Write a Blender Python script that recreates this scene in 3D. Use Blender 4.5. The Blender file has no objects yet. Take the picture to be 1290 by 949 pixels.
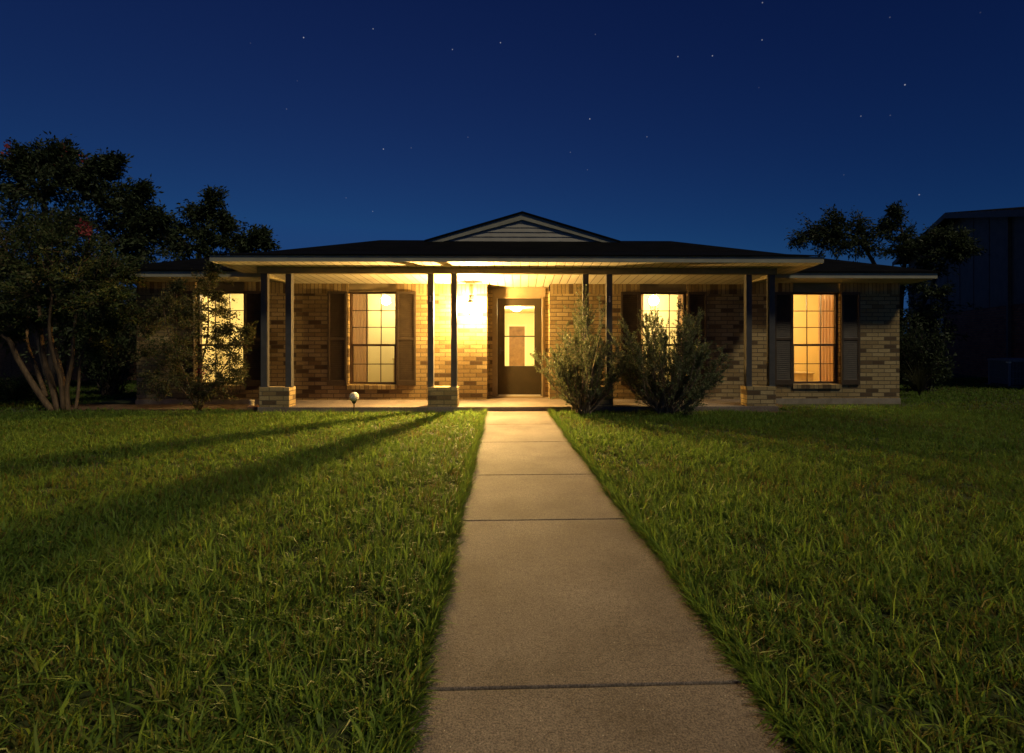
import bpy, math, random
import numpy as np
from mathutils import Vector, Matrix

R = math.radians
random.seed(7)
RNG = np.random.default_rng(11)
scene = bpy.context.scene
col = scene.collection

# ------------------------------------------------------------------ camera
CAM_H, YAW = 1.32, math.atan(.0171)
cam_data = bpy.data.cameras.new('camera')
cam = bpy.data.objects.new('camera', cam_data)
col.objects.link(cam)
cam.location = (0, 0, CAM_H)
cam.rotation_euler = (R(90), 0, -YAW)
cam_data.sensor_width = 36
cam_data.lens = 18
cam_data.shift_x = -22 / 1290
cam_data.shift_y = -46.5 / 1290
cam_data.clip_start = .05
cam_data.clip_end = 2000
scene.camera = cam
scene.render.resolution_x, scene.render.resolution_y = 1024, 753


def at(px, py, Y):
    """The point at distance Y in front of the camera's place that the photograph shows at (px, py)."""
    k = (px - 667) / 645
    S, C = math.sin(YAW), math.cos(YAW)
    X = Y * (k * C + S) / (C - k * S)
    d = X * S + Y * C
    return Vector((X, Y, CAM_H + (428 - py) * d / 645))


# ------------------------------------------------------------------ render settings
scene.render.engine = 'CYCLES'
scene.cycles.use_denoising = True
try:
    scene.cycles.denoiser = 'OPENIMAGEDENOISE'
    scene.cycles.denoising_prefilter = 'ACCURATE'
except Exception:
    pass
scene.cycles.max_bounces = 8
scene.cycles.diffuse_bounces = 4
scene.cycles.glossy_bounces = 3
scene.cycles.transparent_max_bounces = 12
scene.cycles.sample_clamp_indirect = 4
scene.cycles.caustics_reflective = False
scene.cycles.caustics_refractive = False
vs = scene.view_settings
scene.display_settings.display_device = 'sRGB'
vs.view_transform = 'Standard'
vs.look = 'None'
vs.exposure = 0
vs.gamma = 1
vs.use_curve_mapping = False

# ------------------------------------------------------------------ world: late dusk sky with stars
world = bpy.data.worlds.new('World')
scene.world = world
world.use_nodes = True
wn, wl = world.node_tree.nodes, world.node_tree.links
wn.clear()
w_out = wn.new('ShaderNodeOutputWorld')
w_bg = wn.new('ShaderNodeBackground')
w_sky = wn.new('ShaderNodeTexSky')
w_sky.sky_type = 'NISHITA'
w_sky.sun_disc = False
w_sky.sun_elevation = R(10.0)
w_sky.sun_rotation = R(160)
w_sky.altitude = 3000
w_sky.air_density = 1.0
w_sky.dust_density = 0
w_sky.ozone_density = 10.0
w_bg.inputs['Strength'].default_value = .05
# the same sky graded down to the deep blue after sunset
w_sep = wn.new('ShaderNodeSeparateColor')
w_com = wn.new('ShaderNodeCombineColor')
wl.new(w_sky.outputs[0], w_sep.inputs[0])
for ch, (ref, power, out) in enumerate(((.081, 2.0, .190), (1.19, 1.40, .83), (5.07, 1.0, 2.85))):
    q1 = wn.new('ShaderNodeMath')
    q1.operation = 'DIVIDE'
    wl.new(w_sep.outputs[ch], q1.inputs[0])
    q1.inputs[1].default_value = ref
    q0 = wn.new('ShaderNodeMath')
    q0.operation = 'MINIMUM'
    wl.new(q1.outputs[0], q0.inputs[0])
    q0.inputs[1].default_value = (1.12, 1.12, 1.12)[ch]
    q2 = wn.new('ShaderNodeMath')
    q2.operation = 'POWER'
    wl.new(q0.outputs[0], q2.inputs[0])
    q2.inputs[1].default_value = power
    q3 = wn.new('ShaderNodeMath')
    q3.operation = 'MULTIPLY'
    wl.new(q2.outputs[0], q3.inputs[0])
    q3.inputs[1].default_value = out
    wl.new(q3.outputs[0], w_com.inputs[ch])
w_tc = wn.new('ShaderNodeTexCoord')
STARS = [(382.5, 47.5, 3), (470, 36.5, 2), (483, 188, 3), (436, 249.5, 1), (469.5, 266.5, 1.5), (570, 62.5, 2),
         (630.5, 54, 2.5), (361, 137.5, 1), (589.5, 173, 1), (518, 186.5, 1), (374.5, 102, .7), (315.5, 54.5, .7),
         (960.5, 3.5, 2), (1121, 22, 1), (1235, 16, .7), (750, 43.5, 1), (854, 71.5, 2.2), (897.5, 70.5, 2.5),
         (960, 50.5, 2.2), (743, 150, 3.2), (815, 172.5, 1.5), (718.5, 192, 1.2), (740, 214, 1), (1140, 107, 3),
         (1084.5, 146.5, 1.5), (1121.5, 145.5, .9), (1158, 245.5, 2.2), (956, 110.5, .7), (1063, 220.5, .8)]
acc = None
for sx, sy, sb in STARS:
    v = (at(sx, sy, 10) - Vector((0, 0, CAM_H))).normalized()
    dn = wn.new('ShaderNodeVectorMath')
    dn.operation = 'DISTANCE'
    wl.new(w_tc.outputs['Generated'], dn.inputs[0])
    dn.inputs[1].default_value = v
    mr = wn.new('ShaderNodeMapRange')
    mr.inputs['From Min'].default_value = 0
    mr.inputs['From Max'].default_value = .00125
    mr.inputs['To Min'].default_value = (sb - .5) * 3.8
    mr.inputs['To Max'].default_value = 0
    wl.new(dn.outputs['Value'], mr.inputs['Value'])
    if acc is None:
        acc = mr.outputs[0]
    else:
        ad = wn.new('ShaderNodeMath')
        ad.operation = 'ADD'
        wl.new(acc, ad.inputs[0])
        wl.new(mr.outputs[0], ad.inputs[1])
        acc = ad.outputs[0]
w_add = wn.new('ShaderNodeMix')
w_add.data_type = 'RGBA'
w_add.blend_type = 'ADD'
w_add.inputs[0].default_value = 1
wl.new(w_com.outputs[0], w_add.inputs[6])
wl.new(acc, w_add.inputs[7])
wl.new(w_add.outputs[2], w_bg.inputs['Color'])
wl.new(w_bg.outputs[0], w_out.inputs['Surface'])

# ------------------------------------------------------------------ one low lamp of distant light from the right
sun_data = bpy.data.lights.new('moon', 'SUN')
sun_data.energy = 1.4
sun_data.angle = R(7)
sun_data.color = (1.0, .89, .63)
sun = bpy.data.objects.new('moon', sun_data)
col.objects.link(sun)
sun.rotation_euler = Vector((-.50, .48, -.86)).to_track_quat('-Z', 'Y').to_euler()


# ------------------------------------------------------------------ object helpers
def tag(o, label=None, cat=None, group=None, kind=None):
    if label: o['label'] = label
    if cat: o['category'] = cat
    if group: o['group'] = group
    if kind: o['kind'] = kind
    return o


def empty(name, loc=(0, 0, 0), rz=0):
    o = bpy.data.objects.new(name, None)
    o.location = loc
    o.rotation_euler = (0, 0, rz)
    o.empty_display_size = .2
    col.objects.link(o)
    return o


def copy_tree(o, parent=None):
    c = o.copy()
    col.objects.link(c)
    c.parent = parent
    for ch in list(o.children):
        copy_tree(ch, c)
    return c


class MB:
    def __init__(self):
        self.v, self.f, self.smooth = [], [], False

    def quad(self, a, b, c, d):
        n = len(self.v)
        self.v += [tuple(a), tuple(b), tuple(c), tuple(d)]
        self.f.append((n, n + 1, n + 2, n + 3))
        return self

    def poly(self, pts):
        n = len(self.v)
        self.v += [tuple(p) for p in pts]
        self.f.append(tuple(range(n, n + len(pts))))
        return self

    def box(self, x0, x1, y0, y1, z0, z1):
        n = len(self.v)
        self.v += [(x0, y0, z0), (x1, y0, z0), (x1, y1, z0), (x0, y1, z0),
                   (x0, y0, z1), (x1, y0, z1), (x1, y1, z1), (x0, y1, z1)]
        self.f += [tuple(n + i for i in q) for q in
                   ((0, 3, 2, 1), (4, 5, 6, 7), (0, 1, 5, 4), (1, 2, 6, 5), (2, 3, 7, 6), (3, 0, 4, 7))]
        return self

    def hexa(self, bottom, top):
        """a solid from four bottom points and four top points, both counter-clockwise seen from above"""
        n = len(self.v)
        self.v += [tuple(p) for p in bottom] + [tuple(p) for p in top]
        self.f += [tuple(n + i for i in q) for q in
                   ((0, 3, 2, 1), (4, 5, 6, 7), (0, 1, 5, 4), (1, 2, 6, 5), (2, 3, 7, 6), (3, 0, 4, 7))]
        return self

    def tube(self, pts, rad, seg=8, cap=True):
        pts = [Vector(p) for p in pts]
        n0 = len(self.v)
        ref = Vector((.13, .97, .21))
        for i, p in enumerate(pts):
            t = (pts[min(i + 1, len(pts) - 1)] - pts[max(i - 1, 0)]).normalized()
            a = t.cross(ref)
            if a.length < .05:
                a = t.cross(Vector((1, 0, 0)))
            a.normalize()
            b = t.cross(a)
            r = rad[i] if isinstance(rad, (list, tuple)) else rad
            for k in range(seg):
                th = 2 * math.pi * k / seg
                self.v.append(tuple(p + (a * math.cos(th) + b * math.sin(th)) * r))
        for i in range(len(pts) - 1):
            for k in range(seg):
                q = n0 + i * seg
                self.f.append((q + k, q + (k + 1) % seg, q + seg + (k + 1) % seg, q + seg + k))
        if cap:
            self.f.append(tuple(n0 + k for k in reversed(range(seg))))
            q = n0 + (len(pts) - 1) * seg
            self.f.append(tuple(q + k for k in range(seg)))
        return self

    def lathe(self, prof, c=(0, 0, 0), seg=20):
        n0 = len(self.v)
        for r, z in prof:
            for k in range(seg):
                th = 2 * math.pi * k / seg
                self.v.append((c[0] + r * math.cos(th), c[1] + r * math.sin(th), c[2] + z))
        for i in range(len(prof) - 1):
            for k in range(seg):
                q = n0 + i * seg
                self.f.append((q + k, q + (k + 1) % seg, q + seg + (k + 1) % seg, q + seg + k))
        self.f.append(tuple(n0 + k for k in reversed(range(seg))))
        q = n0 + (len(prof) - 1) * seg
        self.f.append(tuple(q + k for k in range(seg)))
        return self

    def sphere(self, c, r, seg=20, rings=12):
        prof = [(max(r * math.sin(math.pi * i / rings), r * .01), -r * math.cos(math.pi * i / rings))
                for i in range(rings + 1)]
        return self.lathe(prof, c, seg)

    def build(self, name, mat, parent=None, smooth=False, bevel=0):
        me = bpy.data.meshes.new(name)
        me.from_pydata(self.v, [], self.f)
        me.validate()
        me.materials.append(mat)
        if smooth:
            me.polygons.foreach_set('use_smooth', [True] * len(me.polygons))
        me.update()
        o = bpy.data.objects.new(name, me)
        col.objects.link(o)
        if parent: o.parent = parent
        if bevel:
            b = o.modifiers.new('bevel', 'BEVEL')
            b.width = bevel
            b.segments = 2
            b.limit_method = 'ANGLE'
        return o


# ------------------------------------------------------------------ materials
def new_mat(name):
    m = bpy.data.materials.new(name)
    m.use_nodes = True
    nt = m.node_tree
    p = nt.nodes['Principled BSDF']
    p.inputs['Specular IOR Level'].default_value = .3
    return m, nt.nodes, nt.links, p


def ramp(n, stops, interp='LINEAR'):
    r = n.new('ShaderNodeValToRGB')
    r.color_ramp.interpolation = interp
    e = r.color_ramp.elements
    while len(e) < len(stops):
        e.new(.5)
    for el, (pos, c) in zip(e, stops):
        el.position = pos
        el.color = c if len(c) == 4 else (*c, 1)
    return r


def mixc(n, l, fac, a, b, mode='MIX'):
    m = n.new('ShaderNodeMix')
    m.data_type = 'RGBA'
    m.blend_type = mode
    for sock, val in ((m.inputs[0], fac), (m.inputs[6], a), (m.inputs[7], b)):
        if isinstance(val, bpy.types.NodeSocket):
            l.new(val, sock)
        elif isinstance(val, (tuple, list)):
            sock.default_value = val if len(val) == 4 else (*val, 1)
        else:
            sock.default_value = val
    return m.outputs[2]


def noise(n, l, vec, scale, detail=4, rough=.55):
    t = n.new('ShaderNodeTexNoise')
    t.inputs['Scale'].default_value = scale
    t.inputs['Detail'].default_value = detail
    t.inputs['Roughness'].default_value = rough
    if vec is not None: l.new(vec, t.inputs['Vector'])
    return t


def paint(name, c, rough=.55, var=.12, scale=6, bump=.02, spec=.3):
    m, n, l, p = new_mat(name)
    tc = n.new('ShaderNodeTexCoord')
    t = noise(n, l, tc.outputs['Object'], scale)
    t2 = noise(n, l, tc.outputs['Object'], scale * 14, 3)
    lo = tuple(v * (1 - var * 1.6) for v in c)
    hi = tuple(min(1, v * (1 + var)) for v in c)
    r = ramp(n, [(.3, lo), (.7, hi)])
    l.new(t.outputs[0], r.inputs[0])
    l.new(r.outputs[0], p.inputs['Base Color'])
    p.inputs['Roughness'].default_value = rough
    p.inputs['Specular IOR Level'].default_value = spec
    if bump:
        b = n.new('ShaderNodeBump')
        b.inputs['Strength'].default_value = .25
        b.inputs['Distance'].default_value = bump
        l.new(t2.outputs[0], b.inputs['Height'])
        l.new(b.outputs[0], p.inputs['Normal'])
    return m


def brick_mat(name, stops, mortar, bw=.25, rh=.0822, off=.5, ms=.015, z_off=0.0):
    m, n, l, p = new_mat(name)
    tc = n.new('ShaderNodeTexCoord')
    sp = n.new('ShaderNodeSeparateXYZ')
    l.new(tc.outputs['Object'], sp.inputs[0])
    ad = n.new('ShaderNodeMath')
    l.new(sp.outputs[0], ad.inputs[0])
    l.new(sp.outputs[1], ad.inputs[1])
    zz = n.new('ShaderNodeMath')
    l.new(sp.outputs[2], zz.inputs[0])
    zz.inputs[1].default_value = z_off
    cb = n.new('ShaderNodeCombineXYZ')
    l.new(ad.outputs[0], cb.inputs[0])
    l.new(zz.outputs[0], cb.inputs[1])
    wob = noise(n, l, cb.outputs[0], 9, 2)
    wv = n.new('ShaderNodeVectorMath')
    wv.operation = 'MULTIPLY_ADD'
    l.new(wob.outputs['Color'], wv.inputs[0])
    wv.inputs[1].default_value = (.006, .006, 0)
    l.new(cb.outputs[0], wv.inputs[2])
    bt = n.new('ShaderNodeTexBrick')
    bt.offset = off
    bt.inputs['Scale'].default_value = 1
    bt.inputs['Brick Width'].default_value = bw
    bt.inputs['Row Height'].default_value = rh
    bt.inputs['Mortar Size'].default_value = ms * .5
    bt.inputs['Mortar Smooth'].default_value = .15
    bt.inputs['Color1'].default_value = (0, 0, 0, 1)
    bt.inputs['Color2'].default_value = (1, 1, 1, 1)
    bt.inputs['Mortar'].default_value = (.5, .5, .5, 1)
    l.new(wv.outputs[0], bt.inputs['Vector'])
    r = ramp(n, stops)
    l.new(bt.outputs['Color'], r.inputs[0])
    # burnt streaks inside the bricks, and stains over several courses
    g = noise(n, l, cb.outputs[0], 38, 4, .7)
    gr = ramp(n, [(.3, (.72, .72, .72)), (.7, (1.12, 1.12, 1.12))])
    l.new(g.outputs[0], gr.inputs[0])
    c1 = mixc(n, l, 1, r.outputs[0], gr.outputs[0], 'MULTIPLY')
    s = noise(n, l, cb.outputs[0], 1.3, 5, .6)
    sr = ramp(n, [(.35, (.8, .78, .74)), (.65, (1.05, 1.05, 1.05))])
    l.new(s.outputs[0], sr.inputs[0])
    c2 = mixc(n, l, 1, c1, sr.outputs[0], 'MULTIPLY')
    c3 = mixc(n, l, bt.outputs['Fac'], c2, mortar)
    l.new(c3, p.inputs['Base Color'])
    p.inputs['Roughness'].default_value = .85
    hm = n.new('ShaderNodeMath')
    hm.operation = 'MULTIPLY_ADD'
    l.new(g.outputs[0], hm.inputs[0])
    hm.inputs[1].default_value = .35
    inv = n.new('ShaderNodeMath')
    inv.operation = 'SUBTRACT'
    inv.inputs[0].default_value = 1
    l.new(bt.outputs['Fac'], inv.inputs[1])
    l.new(inv.outputs[0], hm.inputs[2])
    b = n.new('ShaderNodeBump')
    b.inputs['Strength'].default_value = .9
    b.inputs['Distance'].default_value = .012
    l.new(hm.outputs[0], b.inputs['Height'])
    l.new(b.outputs[0], p.inputs['Normal'])
    return m


TAN = [(0, (.10, .062, .03)), (.08, (.125, .08, .04)), (.14, (.26, .172, .073)), (.3, (.34, .238, .104)),
       (.65, (.40, .29, .132)), (1, (.45, .335, .163))]
M = {}
M['brick'] = brick_mat('tan_brick', TAN, (.125, .095, .055), z_off=.014)
M['soldier'] = brick_mat('tan_brick_soldier', TAN, (.125, .095, .055), bw=.078, rh=.9, off=0, z_off=-1.8)
M['rowlock'] = brick_mat('tan_brick_rowlock', TAN, (.125, .095, .055), bw=.088, rh=.5, off=0, z_off=-.1)
M['red_brick'] = brick_mat('red_brick', [(0, (.30, .08, .05)), (.3, (.46, .13, .07)), (1, (.55, .19, .10))],
                           (.12, .09, .075))
M['trim'] = paint('cream_trim_paint', (.30, .28, .205), .5, .1, 4)
M['beam'] = paint('olive_beam_paint', (.22, .18, .095), .5, .12, 5)
M['post'] = paint('brown_post_paint', (.075, .068, .060), .45, .12, 7)
M['frieze'] = paint('tan_frieze_paint', (.27, .21, .12), .55, .1, 5)
M['frame'] = paint('bronze_window_frame', (.085, .05, .028), .4, .1, 9)
M['doorframe'] = paint('tan_door_frame', (.25, .185, .10), .5, .1, 6)
M['door'] = paint('dark_storm_door_paint', (.030, .021, .010), .6, .1, 5, .02, .12)
M['shutter'] = paint('brown_shutter_paint', (.058, .040, .024), .55, .15, 8)
M['steel'] = paint('brushed_threshold_metal', (.45, .43, .38), .35, .08, 30)
M['black_metal'] = paint('black_metal', (.02, .02, .02), .4, .1, 20)
M['plastic_grey'] = paint('grey_unit_plastic', (.26, .27, .28), .5, .1, 20)
M['number'] = paint('pale_numeral_metal', (.8, .75, .62), .4, .05, 40)
M['siding'] = paint('cream_gable_siding', (.34, .31, .25), .6, .1, 4)
M['dark_siding'] = paint('dark_brown_siding', (.20, .14, .115), .7, .15, 3)
M['white'] = paint('white_blind', (.6, .6, .6), .6, .05, 10)
M['room'] = paint('cream_room_wall', (.74, .68, .46), .8, .03, 2, 0)
M['room_amber'] = paint('warm_room_wall', (.74, .58, .28), .8, .03, 2, 0)
M['room_ceiling'] = paint('room_ceiling_paint', (.78, .72, .55), .8, .03, 2, 0)
M['room_floor'] = paint('room_floor_carpet', (.30, .22, .13), .9, .1, 8)
M['curtain'] = None
M['wood'] = paint('brown_wood', (.20, .11, .05), .5, .2, 7)
M['pale_wood'] = paint('tan_wood_box', (.5, .38, .22), .6, .1, 7)
M['pale_stone'] = paint('pale_pipe', (.42, .37, .28), .7, .15, 30)
M['edging'] = paint('brown_edging', (.15, .075, .04), .8, .3, 20)


def m_foundation():
    m, n, l, p = new_mat('foundation_concrete')
    tc = n.new('ShaderNodeTexCoord')
    t = noise(n, l, tc.outputs['Object'], 5, 8, .7)
    r = ramp(n, [(.3, (.17, .14, .10)), (.7, (.30, .26, .20))])
    l.new(t.outputs[0], r.inputs[0])
    l.new(r.outputs[0], p.inputs['Base Color'])
    p.inputs['Roughness'].default_value = .9
    return m


def m_concrete():
    m, n, l, p = new_mat('walk_concrete')
    tc = n.new('ShaderNodeTexCoord')
    v = tc.outputs['Object']
    big = noise(n, l, v, 1.1, 6, .6)
    fine = noise(n, l, v, 42, 7, .8)
    grain = noise(n, l, v, 140, 3, .7)
    r = ramp(n, [(.32, (.095, .073, .056)), (.5, (.160, .126, .100)), (.66, (.21, .170, .138))])
    l.new(big.outputs[0], r.inputs[0])
    fr = ramp(n, [(.3, (.5, .48, .46)), (.5, (1, 1, 1)), (.72, (1.25, 1.24, 1.22))])
    l.new(fine.outputs[0], fr.inputs[0])
    c = mixc(n, l, 1, r.outputs[0], fr.outputs[0], 'MULTIPLY')
    gr = ramp(n, [(.36, (.45, .44, .42)), (.5, (1, 1, 1)), (.66, (1.6, 1.57, 1.52))])
    l.new(grain.outputs[0], gr.inputs[0])
    c = mixc(n, l, 1, c, gr.outputs[0], 'MULTIPLY')
    # worn pits and pale aggregate grains
    vo = n.new('ShaderNodeTexVoronoi')
    vo.inputs['Scale'].default_value = 60
    l.new(v, vo.inputs['Vector'])
    pm = noise(n, l, v, 2.3, 3)
    vr = ramp(n, [(.05, (1, 1, 1)), (.10, (0, 0, 0))])
    l.new(vo.outputs['Distance'], vr.inputs[0])
    sel = ramp(n, [(.52, (0, 0, 0)), (.62, (1, 1, 1))])
    l.new(pm.outputs[0], sel.inputs[0])
    f = mixc(n, l, 1, vr.outputs[0], sel.outputs[0], 'MULTIPLY')
    c = mixc(n, l, f, c, (.10, .085, .065))
    vo2 = n.new('ShaderNodeTexVoronoi')
    vo2.inputs['Scale'].default_value = 23
    l.new(v, vo2.inputs['Vector'])
    vr2 = ramp(n, [(.03, (1, 1, 1)), (.06, (0, 0, 0))])
    l.new(vo2.outputs['Distance'], vr2.inputs[0])
    c = mixc(n, l, vr2.outputs[0], c, (.5, .45, .36))
    l.new(c, p.inputs['Base Color'])
    p.inputs['Roughness'].default_value = .8
    b = n.new('ShaderNodeBump')
    b.inputs['Strength'].default_value = .6
    b.inputs['Distance'].default_value = .006
    hm = n.new('ShaderNodeMath')
    l.new(fine.outputs[0], hm.inputs[0])
    l.new(grain.outputs[0], hm.inputs[1])
    l.new(hm.outputs[0], b.inputs['Height'])
    l.new(b.outputs[0], p.inputs['Normal'])
    return m


def m_soil():
    m, n, l, p = new_mat('lawn_soil')
    tc = n.new('ShaderNodeTexCoord')
    t = noise(n, l, tc.outputs['Object'], 7, 8, .7)
    r = ramp(n, [(.3, (.022, .028, .008)), (.55, (.045, .058, .015)), (.75, (.075, .07, .026))])
    l.new(t.outputs[0], r.inputs[0])
    l.new(r.outputs[0], p.inputs['Base Color'])
    p.inputs['Roughness'].default_value = .95
    return m


def m_mulch():
    m, n, l, p = new_mat('bed_mulch')
    tc = n.new('ShaderNodeTexCoord')
    t = noise(n, l, tc.outputs['Object'], 22, 8, .75)
    r = ramp(n, [(.3, (.03, .018, .01)), (.55, (.10, .06, .03)), (.75, (.19, .13, .07))])
    l.new(t.outputs[0], r.inputs[0])
    l.new(r.outputs[0], p.inputs['Base Color'])
    b = n.new('ShaderNodeBump')
    b.inputs['Distance'].default_value = .04
    l.new(t.outputs[0], b.inputs['Height'])
    l.new(b.outputs[0], p.inputs['Normal'])
    p.inputs['Roughness'].default_value = .95
    return m


def m_soffit():
    m, n, l, p = new_mat('cream_soffit_boards')
    tc = n.new('ShaderNodeTexCoord')
    sp = n.new('ShaderNodeSeparateXYZ')
    l.new(tc.outputs['Object'], sp.inputs[0])
    dv = n.new('ShaderNodeMath')
    dv.operation = 'DIVIDE'
    l.new(sp.outputs[0], dv.inputs[0])
    dv.inputs[1].default_value = .156
    fr = n.new('ShaderNodeMath')
    fr.operation = 'FRACT'
    l.new(dv.outputs[0], fr.inputs[0])
    groove = ramp(n, [(0, (0, 0, 0)), (.028, (0, 0, 0)), (.05, (1, 1, 1)), (.95, (1, 1, 1)), (.972, (0, 0, 0))])
    l.new(fr.outputs[0], groove.inputs[0])
    fl = n.new('ShaderNodeMath')
    fl.operation = 'FLOOR'
    l.new(dv.outputs[0], fl.inputs[0])
    wn_ = n.new('ShaderNodeTexWhiteNoise')
    wn_.noise_dimensions = '1D'
    l.new(fl.outputs[0], wn_.inputs['W'])
    tone = ramp(n, [(0, (.52, .46, .33)), (1, (.60, .54, .40))])
    l.new(wn_.outputs[0], tone.inputs[0])
    c = mixc(n, l, groove.outputs[0], (.09, .07, .045), tone.outputs[0])
    l.new(c, p.inputs['Base Color'])
    p.inputs['Roughness'].default_value = .5
    b = n.new('ShaderNodeBump')
    b.inputs['Distance'].default_value = .01
    l.new(groove.outputs[0], b.inputs['Height'])
    l.new(b.outputs[0], p.inputs['Normal'])
    return m


def m_shingle():
    m, n, l, p = new_mat('charcoal_shingles')
    tc = n.new('ShaderNodeTexCoord')
    bt = n.new('ShaderNodeTexBrick')
    bt.inputs['Scale'].default_value = 1
    bt.inputs['Brick Width'].default_value = .3
    bt.inputs['Row Height'].default_value = .14
    bt.inputs['Mortar Size'].default_value = .006
    bt.inputs['Color1'].default_value = (.004, .004, .0045, 1)
    bt.inputs['Color2'].default_value = (.009, .0085, .0085, 1)
    bt.inputs['Mortar'].default_value = (.008, .008, .008, 1)
    l.new(tc.outputs['Object'], bt.inputs['Vector'])
    t = noise(n, l, tc.outputs['Object'], 60, 4, .7)
    c = mixc(n, l, .5, bt.outputs[0], t.outputs[0], 'MULTIPLY')
    l.new(c, p.inputs['Base Color'])
    p.inputs['Specular IOR Level'].default_value = .05
    p.inputs['Roughness'].default_value = .9
    b = n.new('ShaderNodeBump')
    b.inputs['Distance'].default_value = .02
    l.new(t.outputs[0], b.inputs['Height'])
    l.new(b.outputs[0], p.inputs['Normal'])
    return m


def m_glass():
    m, n, l, p = new_mat('window_glass')
    out = n['Material Output']
    tr = n.new('ShaderNodeBsdfTransparent')
    tr.inputs[0].default_value = (.97, .97, .95, 1)
    gl = n.new('ShaderNodeBsdfGlossy')
    gl.inputs['Roughness'].default_value = .03
    fr = n.new('ShaderNodeFresnel')
    fr.inputs['IOR'].default_value = 1.45
    mx = n.new('ShaderNodeMixShader')
    l.new(fr.outputs[0], mx.inputs[0])
    l.new(tr.outputs[0], mx.inputs[1])
    l.new(gl.outputs[0], mx.inputs[2])
    l.new(mx.outputs[0], out.inputs['Surface'])
    n.remove(p)
    return m


def m_emit(name, c, s):
    m, n, l, p = new_mat(name)
    p.inputs['Base Color'].default_value = (.8, .75, .6, 1)
    p.inputs['Emission Color'].default_value = (*c, 1)
    p.inputs['Emission Strength'].default_value = s
    return m


def m_globe():
    m, n, l, p = new_mat('crackle_glass_globe')
    tc = n.new('ShaderNodeTexCoord')
    vo = n.new('ShaderNodeTexVoronoi')
    vo.feature = 'DISTANCE_TO_EDGE'
    vo.inputs['Scale'].default_value = 38
    l.new(tc.outputs['Object'], vo.inputs['Vector'])
    r = ramp(n, [(0, (.85, .8, .68)), (.12, (.38, .34, .27))])
    l.new(vo.outputs[0], r.inputs[0])
    l.new(r.outputs[0], p.inputs['Base Color'])
    p.inputs['Roughness'].default_value = .12
    p.inputs['Specular IOR Level'].default_value = .7
    p.inputs['Transmission Weight'].default_value = .1
    b = n.new('ShaderNodeBump')
    b.inputs['Distance'].default_value = .01
    l.new(vo.outputs[0], b.inputs['Height'])
    l.new(b.outputs[0], p.inputs['Normal'])
    return m


def m_leaf(name, lo, mid, hi, trans=.35, gloss=.12):
    m, n, l, p = new_mat(name)
    out = n['Material Output']
    at_ = n.new('ShaderNodeAttribute')
    at_.attribute_name = 'tint'
    r = ramp(n, [(0, lo), (.5, mid), (1, hi)])
    l.new(at_.outputs['Fac'], r.inputs[0])
    l.new(r.outputs[0], p.inputs['Base Color'])
    p.inputs['Roughness'].default_value = .5
    p.inputs['Specular IOR Level'].default_value = gloss
    tl = n.new('ShaderNodeBsdfTranslucent')
    l.new(r.outputs[0], tl.inputs[0])
    mx = n.new('ShaderNodeMixShader')
    mx.inputs[0].default_value = trans
    l.new(p.outputs[0], mx.inputs[1])
    l.new(tl.outputs[0], mx.inputs[2])
    l.new(mx.outputs[0], out.inputs['Surface'])
    return m


def m_bark(name, a, b_):
    m, n, l, p = new_mat(name)
    tc = n.new('ShaderNodeTexCoord')
    mp = n.new('ShaderNodeMapping')
    mp.inputs['Scale'].default_value = (1, 1, .22)
    l.new(tc.outputs['Object'], mp.inputs[0])
    t = noise(n, l, mp.outputs[0], 26, 6, .65)
    r = ramp(n, [(.35, a), (.65, b_)])
    l.new(t.outputs[0], r.inputs[0])
    l.new(r.outputs[0], p.inputs['Base Color'])
    p.inputs['Roughness'].default_value = .8
    b = n.new('ShaderNodeBump')
    b.inputs['Distance'].default_value = .01
    l.new(t.outputs[0], b.inputs['Height'])
    l.new(b.outputs[0], p.inputs['Normal'])
    return m


M['curtain'] = m_leaf('beige_curtain_cloth', (.80, .66, .52), (.80, .66, .52), (.80, .66, .52), .75, .05)
M['foundation'] = m_foundation()
M['concrete'] = m_concrete()
M['soil'] = m_soil()
M['mulch'] = m_mulch()
M['soffit'] = m_soffit()
M['shingle'] = m_shingle()
M['glass'] = m_glass()
M['globe'] = m_globe()
M['bulb'] = m_emit('lantern_bulb', (1.0, .61, .19), 13500)
M['added_fill'] = m_emit('added_fill_glow', (1.0, .62, .20), 46000)  # extra glow towards the lawn, added beside the real bulb
M['room_lamp'] = m_emit('room_lamp_glass', (1.0, .73, .31), 225)
M['room_lamp_amber'] = m_emit('room_lamp_amber_glass', (1.0, .75, .36), 330)
M['hall_lamp'] = m_emit('hall_lamp_glass', (1.0, .74, .30), 1250)
M['grass'] = m_leaf('grass_blades', (.16, .125, .035), (.105, .185, .026), (.21, .31, .055), .55, .15)
M['myrtle'] = m_leaf('crape_myrtle_leaves', (.030, .046, .014), (.062, .086, .026), (.12, .12, .045), .35)
M['young_myrtle'] = m_leaf('young_myrtle_leaves', (.030, .044, .014), (.065, .075, .026), (.14, .11, .05), .38)
M['dark_leaf'] = m_leaf('dark_tree_leaves', (.020, .030, .012), (.042, .058, .024), (.075, .092, .042), .3)
M['sage'] = m_leaf('silvery_sage_leaves', (.070, .088, .035), (.135, .16, .068), (.23, .245, .125), .3)
M['straw'] = m_leaf('ornamental_grass_blades', (.05, .05, .02), (.11, .10, .05), (.20, .18, .10), .3)
M['bloom'] = m_leaf('pink_bloom', (.22, .03, .035), (.34, .06, .06), (.42, .10, .09), .3)
M['bark'] = m_bark('smooth_myrtle_bark', (.06, .037, .02), (.155, .098, .05))
M['dark_bark'] = m_bark('dark_bark', (.03, .022, .016), (.075, .055, .04))
M['sage_bark'] = m_bark('sage_bark', (.12, .08, .055), (.27, .195, .13))

# ------------------------------------------------------------------ ground
WALL_Y = 10.4
PORCH_Y = 9.25


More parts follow.
